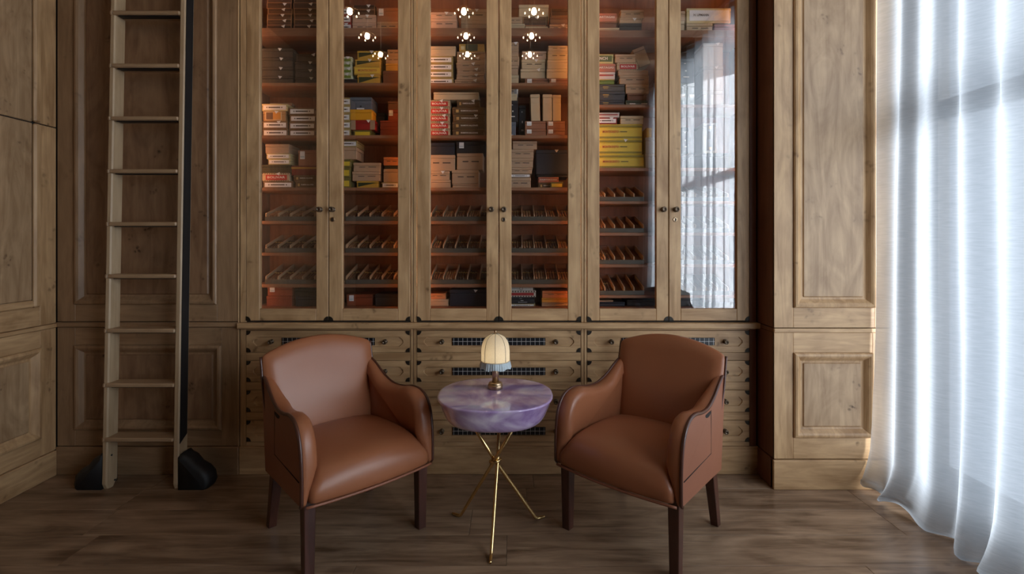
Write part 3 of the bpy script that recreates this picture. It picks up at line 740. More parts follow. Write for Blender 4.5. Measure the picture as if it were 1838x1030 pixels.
mb = MB(); mb.lathe([(.006,.14),(.012,.15),(.014,.165),(.010,.178),(.003,.182)], 14); obj('light_bulb', mb, M['lampbulb'], Lp, local=True)

# ------------------------------------------------------------------ curtain
def curtain():
    mb = MB(); Y0, Y1 = 2.695, -1.78; n = 680
    zs_ = [3.46, 3.2, 2.8, 2.4, 2.0, 1.6, 1.2, .9, .65, .45, .3, .22, .16, .12, .085, .055, .03, .012, .004, .003]
    rnd = random.Random(3)
    knots = []; y = Y0 + .02
    while y > Y1-.3:
        knots.append((y, rnd.uniform(.018, .040))); y -= rnd.uniform(.062, .130)
    def fold(y, z):
        q = (3.46 - z)/3.46
        yy = y + .018*math.sin(3.1*y + 2.2*z) * q + .010*math.sin(9*y+1.3*z)*q
        for i in range(len(knots)-1):
            if knots[i+1][0] <= yy <= knots[i][0]:
                t = (knots[i][0]-yy)/(knots[i][0]-knots[i+1][0]); a = knots[i][1]*(1-t)+knots[i+1][1]*t
                s = math.cos(PI*t); s = math.copysign(abs(s)**1.0, s)
                return a*s*(1 if i % 2 else -1)*(.75+.35*q)
        return 0
    rows = []
    for si, z in enumerate(zs_):
        row = []
        for k in range(n+1):
            y = Y0 + (Y1-Y0)*k/n
            b = max(0, 1-z/.24); b2 = b*b
            wav = .5+.5*math.sin(7.3*y+1.0+.8*math.sin(3*y)); wv2 = .5+.5*math.sin(19*y+2*math.sin(5*y)); wv3 = .5+.5*math.sin(34*y+1.5*math.sin(9*y))
            x = 1.985 - .018*(3.46-z)/3.46 - .030*max(0, 1-z/1.0)**1.5 + fold(y, z) - b2*(.012+.050*wav + .022*wv2)
            x -= .016*wv3*math.sin(PI*min(1, b))*b
            zz = z
            if si >= len(zs_)-4:                       # the hem rolls under where it meets the floor
                q = si-(len(zs_)-4); lift = .042*wv2*wav + .014*wv3
                zz = (.030, .014, .004, .008)[q] + lift*(1, .9, .85, .8)[q]
                x += (0, .004, .018, .045)[q]
            elif z < .09: zz = z + .042*wv2*wav*(1-z/.09)*.9 + .014*wv3*(1-z/.09)
            yo = .030*b2*math.sin(11*y) + .014*b2*math.sin(23*y)
            row.append((min(x, 2.105), min(y + yo + (.012*b if k == 0 else 0), 2.70), zz))
        rows.append(row)
    v = [p for r in rows for p in r]; N_ = n+1; f = []
    for i in range(len(rows)-1):
        for k in range(n): f.append((i*N_+k, i*N_+k+1, (i+1)*N_+k+1, (i+1)*N_+k))
    mb.add(v, f, 0, True)
    e = empty('curtain', (1.98, .6, 0)); tag(e, 'long sheer white curtain with deep folds along the right window', 'curtain')
    obj('sheer_cloth', mb, M['sheer'], e)
    hd = MB()
    hp = [[(px_, y, z) for px_, y, z in rows[0]], [(p[0], p[1], 3.50) for p in rows[0]]]
    hd.loops([[(p[0]-.002, p[1], 3.455) for p in rows[0]], [(p[0]-.002, p[1], 3.50) for p in rows[0]]], 0, True, False, False, closed=False); obj('heading_tape', hd, M['tagwhite'], e)
    r = MB(); r.box(1.93, 2.04, Y1-.02, Y0, 3.505, 3.535, 0, .004); r.box(1.95, 1.98, Y1+.3, Y1+.33, 3.535, ZC); r.box(1.95, 1.98, .8, .83, 3.535, ZC); r.box(1.95, 1.98, 2.3, 2.33, 3.535, ZC)
    tag(obj('curtain_track', r, M['bracket']), 'dark curtain track under the ceiling carrying the sheer curtain', 'curtain track')
curtain()

# ------------------------------------------------------------------ pendant lamps (mirrored in the glass doors)
def pendant(x, y, z):
    P = empty('pendant_lamp', (x, y, z)); 
    mb = MB(); mb.tube([(0,0,.05),(0,0,ZC-z-.02)], .006, 8); obj('rod', mb, M['old_brass'], P, local=True)
    mb = MB(); mb.lathe([(.05,ZC-z-.025),(.05,ZC-z)], 20); obj('ceiling_plate', mb, M['old_brass'], P, local=True)
    mb = MB(); mb.lathe([(.004,.055),(.02,.045),(.024,.03),(.02,.025)], 16); obj('socket', mb, M['old_brass'], P, local=True)
    mb = MB(); mb.lathe([(.005,-.020),(.014,-.015),(.020,-.003),(.018,.010),(.012,.026)], 16); obj('light_bulb', mb, M['bulb'], P, local=True)
    for k in range(6):
        a = 2*PI*k/6; mb = MB()
        mb.tube([(.02*math.cos(a), .02*math.sin(a), .035), (.055*math.cos(a), .055*math.sin(a), .02), (.066*math.cos(a), .066*math.sin(a), -.005)], .003, 6); obj('arm', mb, M['old_brass'], P, local=True)
        mb = MB(); cx_, cy_ = .066*math.cos(a), .066*math.sin(a)
        mb.lathe([(.001,-.009),(.0045,-.005),(.005,0),(.003,.006)], 10, lambda u, v, w_: (cx_+u, cy_+v, -.008+w_)); obj('candle_bulb', mb, M['candle'], P, local=True)
    return P
rows_ = [('left row', -1.18), ('middle row', -.35), ('right row', .16)]
for rn, xx in rows_:
    for k, yy in enumerate((2.15, 1.71, 1.30)):
        p = pendant(xx + (0 if xx != -.35 else -.025*k), yy, 3.0)
        tag(p, 'brass cluster pendant lamp, %s, %s from the glass cabinets' % (rn, ('nearest', 'second', 'third')[k]), 'pendant lamp', 'brass cluster pendants under the ceiling')
# ------------------------------------------------------------------ cigar boxes on the shelves
_txt = {}
def text_geo(s):
    if s not in _txt:
        cu = bpy.data.curves.new('t', 'FONT'); cu.body = s; cu.size = 1; cu.resolution_u = 2; cu.offset = .022; cu.align_x = 'LEFT'
        o = bpy.data.objects.new('t', cu); me = bpy.data.meshes.new_from_object(o)
        vs_ = [(v.co.x, v.co.y) for v in me.vertices]; fs = [list(p.vertices) for p in me.polygons]
        x0 = min(v[0] for v in vs_); x1 = max(v[0] for v in vs_); y0 = min(v[1] for v in vs_); y1 = max(v[1] for v in vs_)
        _txt[s] = ([((a-x0)/(x1-x0), (b-y0)/(y1-y0)) for a, b in vs_], fs)
        bpy.data.objects.remove(o); bpy.data.curves.remove(cu); bpy.data.meshes.remove(me)
    return _txt[s]
ORDS = ['first','second','third','fourth','fifth','sixth','seventh','eighth']
SHELF_A = {0:('top', 50), 1:('second', 148.5), 2:('third', 242.5), 3:('fourth', 336.5), 7:('lowest', None)}
SHELF_B = {0:('top', 54), 1:('second', 187.5), 2:('third', 301), 7:('lowest', 530), 8:('bottom', None)}
# style: (description, body colour, decorations)
BE, TAN, PK = (196,178,146), (178,150,122), (196,164,142)
STY = {
 'beige': ('beige box with fine print', BE, ['lines']), 'beigeplain': ('plain beige box', BE, []),
 'tan': ('tan box with fine print', TAN, ['lines']), 'tanplain': ('plain tan box', TAN, []), 'pink': ('pinkish tan printed box', PK, ['lines']),
 'brown': ('brown wooden box', (112,76,54), []), 'brownlab': ('brown box with white label', (150,104,78), ['labL']),
 'rustlab': ('rust brown box with white label', (140,66,36), ['labL']), 'rust': ('rust brown box', (128,56,30), []),
 'dark': ('charcoal box', (48,42,40), []), 'darkgold': ('dark grey box with gold print', (66,68,72), ['gold']), 'black': ('black box', (20,20,23), []),
 'navy': ('dark navy box', (26,32,46), []), 'navylab': ('black box with white label', (24,26,32), ['labL']),
 'olive': ('dark olive box', (46,44,24), []), 'green': ('green box with gold edge', (96,118,50), ['goldline']), 'greygreen': ('grey green box with white print', (84,92,76), ['wline']),
 'slats': ('dark wood box with light edges', (70,46,34), ['edges']), 'white': ('white labelled box with ornate edge', (170,150,96), ['white']),
 'whitebrown': ('white labelled brown box', (120,92,64), ['white']), 'cream': ('cream labelled box', (206,190,140), ['white']),
 'square': ('tan box with brown square', (170,132,86), ['square']), 'bolivar': ('red and white lettered box', (190,168,136), ['bolivar']),
 'ramon': ('brown box with pale lettering', (110,84,52), ['ramon']), 'monte': ('yellow box with green triangle', (196,158,58), ['tri']),
 'montelab': ('yellow box with red lettering', (196,160,66), ['monte']), 'montebig': ('large yellow box, red lettering', (214,190,70), ['montebig']),
 'yellow': ('plain yellow box', (198,160,74), []), 'yellowbright': ('bright yellow box', (216,158,30), []), 'yellowbox': ('yellow box with dark picture', (196,164,84), ['pict']),
 'oliveyel': ('olive box with yellow label', (104,98,40), ['yel']), 'grey': ('slate grey box', (92,100,112), ['seal']), 'redends': ('red box with tan ends', (150,24,20), ['ends']),
 'redgold': ('dark red box with gold band', (104,26,16), ['goldtop']), 'partagas': ('rosy box with white lettering', (176,112,92), ['partagas']),
 'punch': ('green box with white lettering', (190,180,120), ['punch']), 'whitered': ('white box with red stripe', (206,196,190), ['redline']),
 'upmann': ('big white box, black lettering', (206,190,140), ['upmann']), 'frame': ('white box with framed label', (196,200,196), ['frame']),
 'round': ('white box with round emblem', (205,205,200), ['emblem']), 'redwhite': ('red box with patterned border', (200,190,176), ['redband']),
 'gold': ('gold yellow box', (200,146,52), []), 'orange': ('orange tan box', (196,124,76), ['lines']), 'whitegreen': ('white and green box', (196,200,170), ['greenlab']),
 'blackfig': ('black box with white figures', (26,30,38), ['figs']), 'redwhitebox': ('red and white box', (150,50,40), ['white']), 'pale': ('pale grey box with tag', (190,186,180), []),
}
ALL_LABELS = {}
def cigar_box(X0, X1, Yf, z0, h, style, label, group, depth=.15, tagged=False, ry=0.0, rz=0.0, ends=None):
    desc, rgb, dec = STY[style]; w = X1-X0; m = card(rgb)
    cx_ = (X0+X1)/2
    body = MB(); lidh = min(.3*h, .02); g = .0006
    body.box(-w/2+.001, w/2-.001, .001, depth, 0, h-lidh-g, 0, .0022)
    o = obj('cigar_box', body, m, None, loc=(0,0,0)); o.location = (cx_, Yf, z0)
    o.rotation_euler = (0, ry, rz)
    lid = MB(); lid.box(-w/2, w/2, 0, depth+.001, h-lidh, h, 0, .0022); obj('lid', lid, m, o, local=True)
    tag(o, label, 'box', group)
    def plate(name, u0, u1, v0, v1, mat, d=.0008):
        p = MB(); p.box(-w/2+u0*w, -w/2+u1*w, -d, .0005, v0*h, v1*h); return obj(name, p, mat, o, local=True)
    def text(s, u0, u1, v0, v1, mat, d=.0016):
        vs_, fs = text_geo(s); p = MB(); p.add([(-w/2+(u0+(u1-u0)*a)*w, -d, (v0+(v1-v0)*b)*h) for a, b in vs_], fs); obj('lettering', p, mat, o, local=True)
    def bars(v, segs, mat, t=.05):
        p = MB()
        for a, b in segs: p.box(-w/2+a*w, -w/2+b*w, -.0007, .0005, (v-t/2)*h, (v+t/2)*h)
        obj('printed_line', p, mat, o, local=True)
    for d in dec:
        if d == 'lines': bars(.5, [(.22,.44),(.56,.84)], M['ink'], .07)
        elif d == 'labL': plate('paper_label', .10, .10+min(.32, .028/w), .42, .92, M['tagwhite']); plate('label_print', .12, .08+min(.32, .028/w), .52, .62, M['fringe'], .0013)
        elif d == 'gold': text('RESERVA', .22, .46, .56, .74, M['ink_gold'], .001) if False else bars(.62, [(.24,.44)], M['ink_gold'], .12); bars(.40, [(.26,.42)], M['ink_gold'], .06)
        elif d == 'goldline': plate('gold_band', 0, 1, .80, .97, M['ink_gold'])
        elif d == 'goldtop': plate('gold_band', 0, 1, .66, .86, card((176,134,50)))
        elif d == 'wline': bars(.45, [(.18,.44),(.70,.97)], M['ink_white'], .14)
        elif d == 'edges':
            p = MB(); p.box(-w/2, w/2, -.0012, .0004, 0, .10*h); p.box(-w/2, -w/2+.004, -.0012, .0004, .1*h, h); p.box(w/2-.004, w/2, -.0012, .0004, .1*h, h); obj('edge_strip', p, card((150,110,78)), o, local=True)
        elif d == 'white': plate('paper_label', .06, .94, .18, .80, M['tagwhite']); bars(.5, [(.18,.22),(.26,.72),(.76,.80)], M['ink'], .16); o.children[-1].data.transform(Matrix.Translation((0,-.0008,0)))
        elif d == 'square': plate('paper_label', .10, .82, .10, .92, card((214,190,150))); plate('brown_square', .14, .44, .15, .87, card((110,82,62)), .0013); plate('orange_square', .44, .78, .15, .87, card((210,146,60)), .0013)
        elif d == 'bolivar':
            plate('red_panel', .14, .90, .16, .78, card((178,30,30))); text('BOLIVAR', .20, .84, .34, .62, M['ink_white'])
            bars(.90, [(k/12+.01, k/12+.05) for k in range(12)], M['ink'], .10); bars(.07, [(k/12+.01, k/12+.05) for k in range(12)], M['ink'], .08)
        elif d == 'ramon': plate('paper_label', .06, .95, .14, .90, card((92,70,40))); text('RAMON ALLONES', .26, .78, .42, .62, M['ink_white']); plate('gold_square', .11, .19, .28, .68, card((196,160,96)), .0013)
        elif d == 'tri':
            p = MB(); p.add([(-w/2+.08*w, -.0009, .2*h), (-w/2+.08*w, -.0009, .78*h), (w/2-.05*w, -.0009, .78*h)], [(0,1,2)]); obj('green_triangle', p, card((44,56,24)), o, local=True)
        elif d == 'monte': plate('yellow_panel', .03, .97, .16, .84, card((226,194,70))); text('MONTECRISTO', .16, .86, .38, .66, M['ink_red'])
        elif d == 'montebig': plate('olive_band', 0, 1, .80, .93, card((138,128,50))); plate('olive_band', 0, 1, .07, .18, card((138,128,50))); text('MONTECRISTO', .16, .50, .42, .58, M['ink_red']); bars(.5, [(.53,.68)], M['ink'], .05)
        elif d == 'yel': plate('yellow_label', .10, .90, .18, .72, card((216,190,50)))
        elif d == 'pict': plate('dark_picture', .26, .74, .10, .95, card((70,76,52))); plate('paper_label', .08, .22, .25, .70, card((224,214,170)))
        elif d == 'seal': plate('paper_label', .32, .66, .0, .10, M['tagwhite']); plate('dark_seal', .46, .54, .18, .30, M['black'])
        elif d == 'ends':
            for u0, u1 in ((0,.20),(.80,1)): plate('tan_end', u0, u1, .03, .97, card((164,138,112)))
        elif d == 'partagas': text('PARTAGAS', .08, .90, .40, .66, M['ink_white'])
        elif d == 'punch': plate('green_panel', 0, .92, .2, .84, card((72,96,60))); text('PUNCH', .06, .70, .38, .70, M['ink_white'])
        elif d == 'redline': plate('red_stripe', 0, .92, .44, .62, card((168,60,52)))
        elif d == 'upmann': plate('paper_label', .07, .96, .16, .86, M['tagwhite']); text('H. UPMANN', .16, .50, .46, .62, M['ink']); bars(.34, [(.25,.42)], M['wire'], .05)
        elif d == 'frame':
            plate('dark_picture', .26, .86, .08, .94, card((120,124,128))); plate('gold_spot', .44, .66, .80, .90, M['ink_gold'], .0013); plate('gold_spot', .44, .66, .1, .2, M['ink_gold'], .0013); plate('dark_figure', .36, .56, .45, .72, M['ink'], .0013)
        elif d == 'emblem':
            p = MB(); R = .42*h; p.tube([(R*math.cos(2*PI*k/24), -.0012, h*.55+R*math.sin(2*PI*k/24)) for k in range(24)], .0012, 6, closed=True); obj('round_emblem', p, M['ink'], o, local=True)
        elif d == 'redband': bars(.84, [(k/10+.01, k/10+.06) for k in range(10)], M['ink'], .2); bars(.12, [(k/10+.01, k/10+.06) for k in range(10)], M['ink'], .18); plate('red_panel', .02, .92, .26, .66, card((150,28,26)))
        elif d == 'greenlab': plate('green_label', .3, .9, .18, .6, card((120,140,50)))
        elif d == 'figs': bars(.8, [(.4,.5)], M['ink_white'], .03); bars(.25, [(.35,.7)], M['ink_white'], .04); bars(.5, [(.45,.55)], M['ink_white'], .06)
    if tagged:
        p = MB(); u = random.uniform(.58, .74)*w - w/2; s = .0125; th = random.uniform(-.3, .3)
        pts = [(-s, 0), (s, .003), (.002, -s*1.25)]
        pts = [(a*math.cos(th)-b*math.sin(th), a*math.sin(th)+b*math.cos(th)) for a, b in pts]
        p.poly_prism([(u+a, h-.001+b) for a, b in pts], lambda a, b, dd: (a, -dd, b), .0016, .0024); obj('price_tag', p, M['tagwhite'], o, local=True)
    return o
def stack(door, shelf, side, items, Yf=3.0, depth=.15, zbase=None, by_side='left to right'):
    tab = SHELF_B if door >= 5 else SHELF_A
    sname, sy = tab[shelf]
    z = (zfl if sy is None else pZ(sy, YS)) + .0004
    if zbase is not None: z = zbase
    n = len(items)
    for i, it in enumerate(items):
        x0, x1, h, st = it[:4]; op = it[4] if len(it) > 4 else {}
        hm = h*Yf/F
        pos = 'alone' if n == 1 else ('topmost' if i == n-1 else ('bottom' if i == 0 else ORDS[i] + ' from bottom'))
        lab = '%s, %s in %s stack, %s shelf, %s door' % (STY[st][0], pos, side, sname, ORDS[door-1])
        if n == 1: lab = '%s standing %s, %s shelf, %s door' % (STY[st][0], side, sname, ORDS[door-1])
        assert lab not in ALL_LABELS, lab
        ALL_LABELS[lab] = 1
        cigar_box(pX(x0, Yf), pX(x1, Yf), Yf + op.get('dy', 0), z, hm-.0006, st, lab, 'cigar boxes behind the %s glass door' % ORDS[door-1], op.get('d', depth), op.get('t', False), op.get('ry', 0), op.get('rz', 0))
        z += hm
    return z
T_ = {'t': True}
def st_(sty, x0, x1, hs, tg=False, jit=1.2):
    out = []
    for h in hs:
        j = random.uniform(-jit, jit); out.append((x0+j, x1+j, h, sty, {'t': tg}))
    return out
# door 1
stack(1, 0, 'left', st_('slats', 480, 524, [10,10,10,10,10,10], True))
stack(1, 0, 'right', st_('slats', 528, 571, [10,10,10,10,10,10], True))
stack(1, 1, 'left', st_('dark', 470, 526, [16,16,17,17], True, .5))
stack(1, 1, 'right', st_('dark', 530, 574, [14,14,14,14], True))
stack(1, 2, 'left', [(471,517,14,'whitebrown'),(471,516,14,'whitebrown',T_),(472,513,18,'square',T_),(470,516,13,'cream')])
stack(1, 2, 'right', st_('whitebrown', 519, 567, [13,13,13,13], False))
stack(1, 2, 'rear', [(482,526,26,'tanplain'),(484,524,26,'tanplain'),(484,524,18,'tan')], Yf=3.16, depth=.038)
stack(1, 3, 'left', [(472,526,12.5,'whitebrown'),(470,520,15,'bolivar',T_),(470,523,15,'olive'),(481,521,10,'cream'),(478,521,10,'cream'),(476,519,17,'tanplain')])
stack(1, 3, 'right', [(530,572,12.5,'ramon'),(527,571,11,'ramon'),(523,571,17,'redgold'),(535,571,28,'brownlab')])
stack(1, 7, 'left', [(478,524,19,'rust'),(480,525,16,'rustlab')])
stack(1, 7, 'right', [(530,568,18,'navy'),(528,566,14,'black')])
# door 2
stack(2, 0, 'left', st_('redwhitebox', 608, 631, [14,14,14], True))
stack(2, 0, 'middle', [(632,675,15,'pink'),(632,675,14,'pink',T_),(634,673,9,'slats',T_),(634,673,9,'slats',T_)])
stack(2, 0, 'right', [(676,716,17,'tan'),(676,715,25,'brownlab')])
stack(2, 1, 'left', [(606,640,11,'dark'),(608,632,10,'whitegreen',T_),(608,632,10,'whitegreen',T_),(607,631,10,'whitegreen',T_),(607,632,10,'whitegreen',T_)])
stack(2, 1, 'middle', [(641,682,18.5,'monte',T_),(635,683,15,'montelab'),(637,683,13,'monte',T_),(641,683,15,'monte',T_)])
stack(2, 1, 'right', [(687,718,26,'brown'),(692,718,13,'yellow'),(692,718,13,'tan'),(695,718,12,'tan')])
stack(2, 2, 'left', st_('white', 604, 628, [14,14,14,14,14], False))
stack(2, 2, 'middle', [(634,667,12,'oliveyel'),(629.5,673,18,'redends',T_),(628,668,19,'yellowbright'),(628,667,22,'grey',{'d':.14})])
stack(2, 2, 'middle rear', [(669,680,20,'dark'),(669,691,28,'black')], Yf=3.09, depth=.1)
stack(2, 2, 'right', [(682,716,20,'rust'),(682,716,11,'rust'),(696,718,20,'rustlab'),(696,718,15,'brown')], Yf=3.03)
stack(2, 3, 'left', [(606,629,19,'oliveyel'),(606,629,19,'oliveyel'),(606,630,14,'oliveyel'),(606,640,22,'tanplain'),(606,641,12,'white')])
stack(2, 3, 'middle', [(640,679,13,'monte'),(632,682,17,'tan'),(634,683,16,'tan')])
stack(2, 3, 'right', [(685,716,11,'white'),(688,717,24,'tanplain'),(690,717,6,'olive'),(688,717,15,'orange')])
stack(2, 7, 'left', [(622,669,21,'rustlab')], Yf=3.02)
stack(2, 7, 'right', [(673,717,22,'dark')])
# door 3
stack(3, 0, 'left', [(765,824,4,'tanplain'),(773,820,18,'pink'),(773,819,12,'pink',T_)])
stack(3, 0, 'right', [(827,876,22,'tanplain'),(827,874,21,'tan',T_)], Yf=3.03)
stack(3, 1, 'left', [(766,814,13,'white'),(765,813,13,'white'),(766,813,13,'white'),(766,813,13,'white'),(764,818,18,'beigeplain')])
stack(3, 1, 'right', [(816,870,10,'tan',T_),(819,869,10,'tan',T_),(820,871,10,'tan',T_),(819,870,10,'tan',T_),(820,871,10,'tan',T_),(820,871,10,'tan'),(824,869,14,'yellowbox')])
zt3 = stack(3, 2, 'left', st_('bolivar', 768, 808, [13.2]*5, True, .8))
stack(3, 2, 'right', [(812,871,13.2,'ramon'),(812,871,13.2,'ramon'),(813,871,13.2,'ramon',T_),(812,871,13.2,'ramon'),(820,861,13.2,'ramon',T_)])
stack(3, 2, 'upper', [(778,859,14,'beigeplain')], zbase=zt3+.0006, Yf=3.0)
stack(3, 3, 'left', [(766,809,15,'tanplain'),(768,807,16,'tan',T_),(766,817,29,'tan'),(766,816,22,'navy')])
stack(3, 3, 'right', [(812,859,8,'tanplain'),(811,859,25,'tan'),(820,867,30,'tan'),(819,871,21,'navylab')])
stack(3, 7, 'left', [(765,805,13,'tanplain'),(765,800,10,'orange')])
stack(3, 7, 'right', [(807,877,30,'navy',T_)])
# door 4
stack(4, 0, 'left', [(912,942,12,'beigeplain'),(911,938,12,'tan')], Yf=2.99)
stack(4, 0, 'middle', [(943,984,11,'beige'),(939,981,17,'slats',T_),(931,985,22,'beigeplain')], Yf=3.02)
stack(4, 0, 'right', [(986,1022,12,'tan',T_),(987,1022,14,'brown'),(989,1022,14,'slats')])
stack(4, 1, 'left', [(911,931,17,'beigeplain'),(911,930,17,'tanplain'),(911,932,16,'tan'),(911,931,14,'tanplain'),(911,931,12,'tan',T_)], Yf=2.99)
stack(4, 1, 'middle', [(942,985,14,'brownlab'),(934,979,17,'beigeplain',T_),(936,979,17,'beige',T_),(937,981,15,'pink')], Yf=3.02)
stack(4, 1, 'right', [(986,1020,12,'brownlab'),(981,1021,17,'beigeplain'),(982,1021,16,'beigeplain'),(983,1021,16,'beige'),(984,1021,10,'beige')])
stack(4, 2, 'left', [(911,926,26,'grey'),(911,930,38,'blackfig'),(911,928,12,'beigeplain'),(911,930,9,'frame')], Yf=2.99)
stack(4, 2, 'left rear', [(931,944,60,'blackfig')], Yf=3.06, depth=.1)
zt4 = stack(4, 2, 'middle', [(942,980,14,'brownlab'),(942,980,14,'brownlab')])
zt5 = stack(4, 2, 'right', [(981,1014,14,'brownlab'),(981,1014,14,'brownlab')])
for k, (a, b, h, ry, w_) in enumerate(((953,970,48,-.03,'left'), (974,991,48,.0,'middle'), (991.5,1007,47,.0,'right'))):
    stack(4, 2, 'upright on brown boxes, %s of three' % w_, [(a, b, h, 'beigeplain', {'ry': ry})], zbase=max(zt4, zt5)+.001)
stack(4, 3, 'left', [(912,953,19,'tan'),(914,953,7,'whitebrown'),(915,955,11,'tan'),(915,957,17,'tan'),(916,958,16,'tan'),(920,964,15,'tan')])
stack(4, 3, 'right', [(966,1003,11,'ramon'),(966,1003,10,'partagas'),(963,1021,5,'black'),(962,1021,44,'navy',T_)], Yf=3.03)
stack(4, 3, 'front right', [(988,1011,11,'oliveyel')], Yf=2.985, depth=.04)
stack(4, 7, 'left', [(914,961,4.5,'white'),(914,960,12,'blackfig'),(914,962,12,'redwhite'),(914,957,6.5,'round')])
stack(4, 7, 'right', [(972,1021,7,'tanplain'),(972,1021,8,'gold'),(973,1021,13,'orange')])
# door 5
stack(5, 0, 'left', [(1070,1112,10,'beigeplain'),(1070,1107,11,'brown'),(1070,1107,15,'partagas')])
stack(5, 0, 'right', [(1112,1152,18,'dark'),(1112,1152,9,'tanplain',T_),(1114,1156,15,'tan')])
stack(5, 1, 'left', [(1070,1121,11,'darkgold'),(1070,1122,16,'darkgold'),(1070,1121,13,'darkgold'),(1070,1103,9,'green'),(1070,1104,13,'whitered'),(1070,1105,15,'partagas'),(1066,1101,17,'punch')])
stack(5, 1, 'right', [(1123,1163,11,'greygreen'),(1126,1161,12,'brown'),(1123,1165,17,'tan'),(1112,1165,16,'tan'),(1110,1164,9,'tanplain'),(1107,1146,14,'bolivar'),(1104,1141,15,'tan')])
zt6 = stack(5, 2, 'left', [(1068,1156,26,'montebig'),(1068,1153,27,'montebig',T_),(1068,1153,27,'montebig')])
stack(5, 2, 'upper left', [(1070,1108,12,'redwhitebox',T_),(1070,1112,9,'whitered')], zbase=zt6+.0006)
stack(5, 2, 'upper right', [(1113.5,1155,15,'beige')], zbase=zt6+.0006)
stack(5, 2, 'right', [(1158,1178,30,'tanplain'),(1158,1178,29,'tanplain'),(1160,1170,17,'yellowbright')], Yf=3.06, depth=.1)
stack(5, 8, 'left', [(1068,1122,8,'navy'),(1066,1101,3,'tanplain')])
stack(5, 8, 'right', [(1125,1180,11,'dark')], Yf=3.02)
lab = 'tan box leaning tilted on the stack, second shelf, fifth door'; ALL_LABELS[lab] = 1
cigar_box(pX(1147, 3.04), pX(1169, 3.04), 3.04, pZ(118, 3.04)+.002, .115, 'tanplain', lab, 'cigar boxes behind the fifth glass door', .10, False, math.radians(-22))
# door 6
stack(6, 0, 'left', [(1215,1229,22,'beigeplain'),(1215,1230,18,'tanplain')])
stack(6, 0, 'middle', [(1232,1279,18,'beige'),(1232,1312,27,'upmann')])
stack(6, 0, 'right', [(1282,1326,16,'rust')])
stack(6, 1, 'left', [(1216,1247,42,'greygreen'),(1216,1246,44,'blackfig')])
stack(6, 1, 'right', [(1262,1298,28,'pale'),(1262,1298,44,'pale',T_),(1262,1298,42,'pale',T_)])
stack(6, 2, 'left', [(1240,1268,28,'dark'),(1224,1236,46,'blackfig')])
zt7 = stack(6, 2, 'right', [(1270,1312,28,'black')])
stack(6, 2, 'on the black box', [(1262,1286,54,'frame')], zbase=zt7+.001)
stack(6, 8, 'left', [(1222,1262,16,'dark')])

# ------------------------------------------------------------------ cigar trays
M['cigar'] = plain('cigar_wrapper', (.13,.058,.026,1), .55, noise=.25, nscale=40)
M['cigar_dark'] = plain('dark_cigar_wrapper', (.055,.026,.014,1), .55, noise=.25, nscale=40)
M['cigar_pale'] = plain('pale_cigar_wrapper', (.25,.125,.058,1), .55, noise=.25, nscale=40)
M['divider'] = plain('pale_divider_edge', (.46,.30,.18,1), .5, noise=.1)
M['lip'] = plain('smoky_tray_front', (.10,.092,.075,1), .2, noise=.1)
def cigar_mesh(mat):
    mb = MB(); r = .0078; L_ = .135
    mb.lathe([(r*.8,0),(r,.004),(r,.085),(r,.105),(r*.95,.120),(r*.6,.131),(r*.15,L_)], 8, lambda a, b, c: (a, c, b), 0)
    mb.lathe([(r*1.06,.082),(r*1.06,.097)], 8, lambda a, b, c: (a, c, b), 1)
    me = mb.mesh('cigar'); me.materials.append(mat); me.materials.append(M['ink_gold']); return me
CM = [cigar_mesh(M['cigar']), cigar_mesh(M['cigar_dark']), cigar_mesh(M['cigar_pale'])]
TYF, TYB = 2.972, 3.185
FH, BH = .040, .108
f0, f1 = .014, .078
sl = math.atan2(f1-f0, TYB-TYF)
crnd = random.Random(11)
tray_names = {'A': ['upper','middle','lower'], 'B': ['top','upper','middle','lower']}
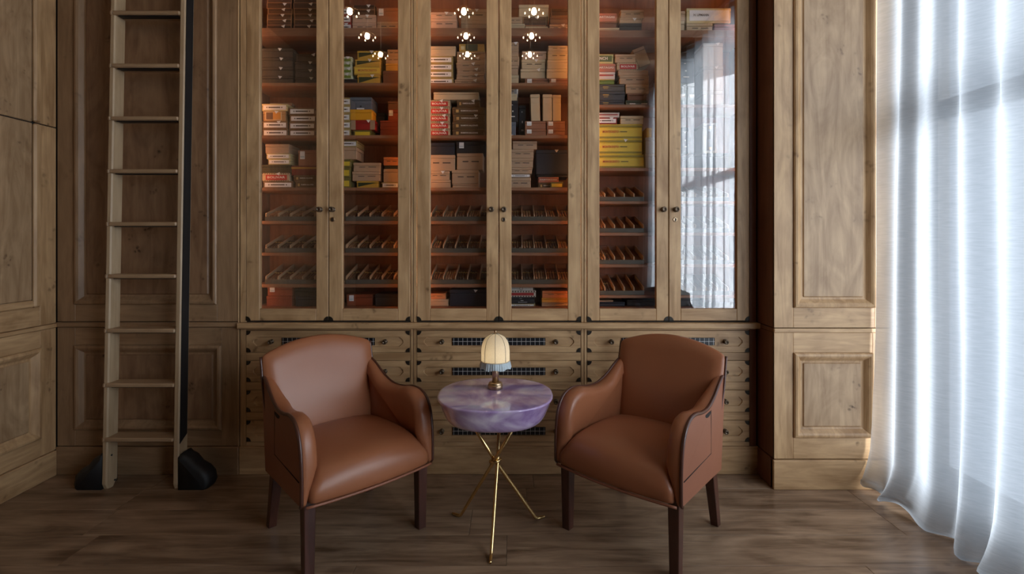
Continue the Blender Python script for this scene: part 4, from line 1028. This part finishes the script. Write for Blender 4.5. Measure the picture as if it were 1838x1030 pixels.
def tray(door, name, xa, xb, yshelf, n, fill):
    z = pZ(yshelf, YS) + .0004
    t = empty('cigar_tray', ((xa+xb)/2, TYF+.1, z))
    tag(t, 'sloped wooden cigar tray with dividers, %s tray row behind the %s glass door' % (name, ORDS[door-1]), 'tray', 'divided cigar trays')
    mb = MB(); mb.poly_prism([(TYF,0),(TYF,f0),(TYB,f1),(TYB,0)], lambda u, v, d: (d, u, z+v), xa, xb); obj('sloped_base', mb, M['cedar_h'], t)
    mb = MB(); mb.box(xa, xb, TYB+.0005, TYB+.006, z, z+BH, 0, .001); obj('back_board', mb, M['cedar_h'], t)
    mb = MB(); mb.box(xa, xb, TYF-.005, TYF-.0005, z, z+.026, 0, .001); obj('front_lip', mb, M['lip'], t)
    for k in range(n+1):
        x = xa+.003 + (xb-xa-.006)*k/n
        mb = MB(); mb.poly_prism([(TYF,.005),(TYF,FH+.006),(TYF+.03,FH+.014),(TYB,BH),(TYB,.07)], lambda u, v, d: (x+d, u, z+v), -.0028, .0028); obj('divider', mb, M['divider'], t)
    w = (xb-xa-.006)/n
    for k in range(n):
        c_ = fill(k)
        if c_ <= 0: continue
        npos = 4 if w > .07 else 3; c_ = min(c_, npos); sp_ = (w-.010)/npos; kind = crnd.choice((0,0,1,2))
        for q in range(c_):
            o = bpy.data.objects.new('cigar', CM[kind]); C.objects.link(o)
            x = xa+.003 + w*k + .005 + sp_*(q+.5)
            o.location = (x, TYF+.006+crnd.uniform(0,.012), z + f0 + .0092 + .002); o.rotation_euler = (sl, 0, 0)
            o.location.z += (o.location.y-TYF)*math.tan(sl)
            tag(o, '%s banded cigar from left, %s compartment, %s tray, %s glass door' % (ORDS[q], ORDS[k], name, ORDS[door-1]), 'cigar', 'cigars in the %s tray behind the %s glass door' % (name, ORDS[door-1]))
for di in range(4):
    gl, gr = UNITS[di//2][2][di % 2]
    xa, xb = pX(gl, YC) - .012, pX(gr, YC) + .03
    for r, idx in enumerate((4, 5, 6)): tray(di+1, tray_names['A'][r], xa, xb, SH_A[idx][0], 5, lambda k: crnd.choice((3,4,4,4)))
for di in (4, 5):
    gl, gr = UNITS[2][2][di-4]
    xa, xb = pX(gl, YC) - .012, pX(gr, YC) - (.045 if di == 4 else .01)
    for r, idx in enumerate((3, 4, 5, 6)): tray(di+1, tray_names['B'][r], xa, xb, SH_B[idx][0], 5, lambda k: (4 if k == 0 else (2 if k == 1 and r > 1 else 0)) if di == 4 else 0)
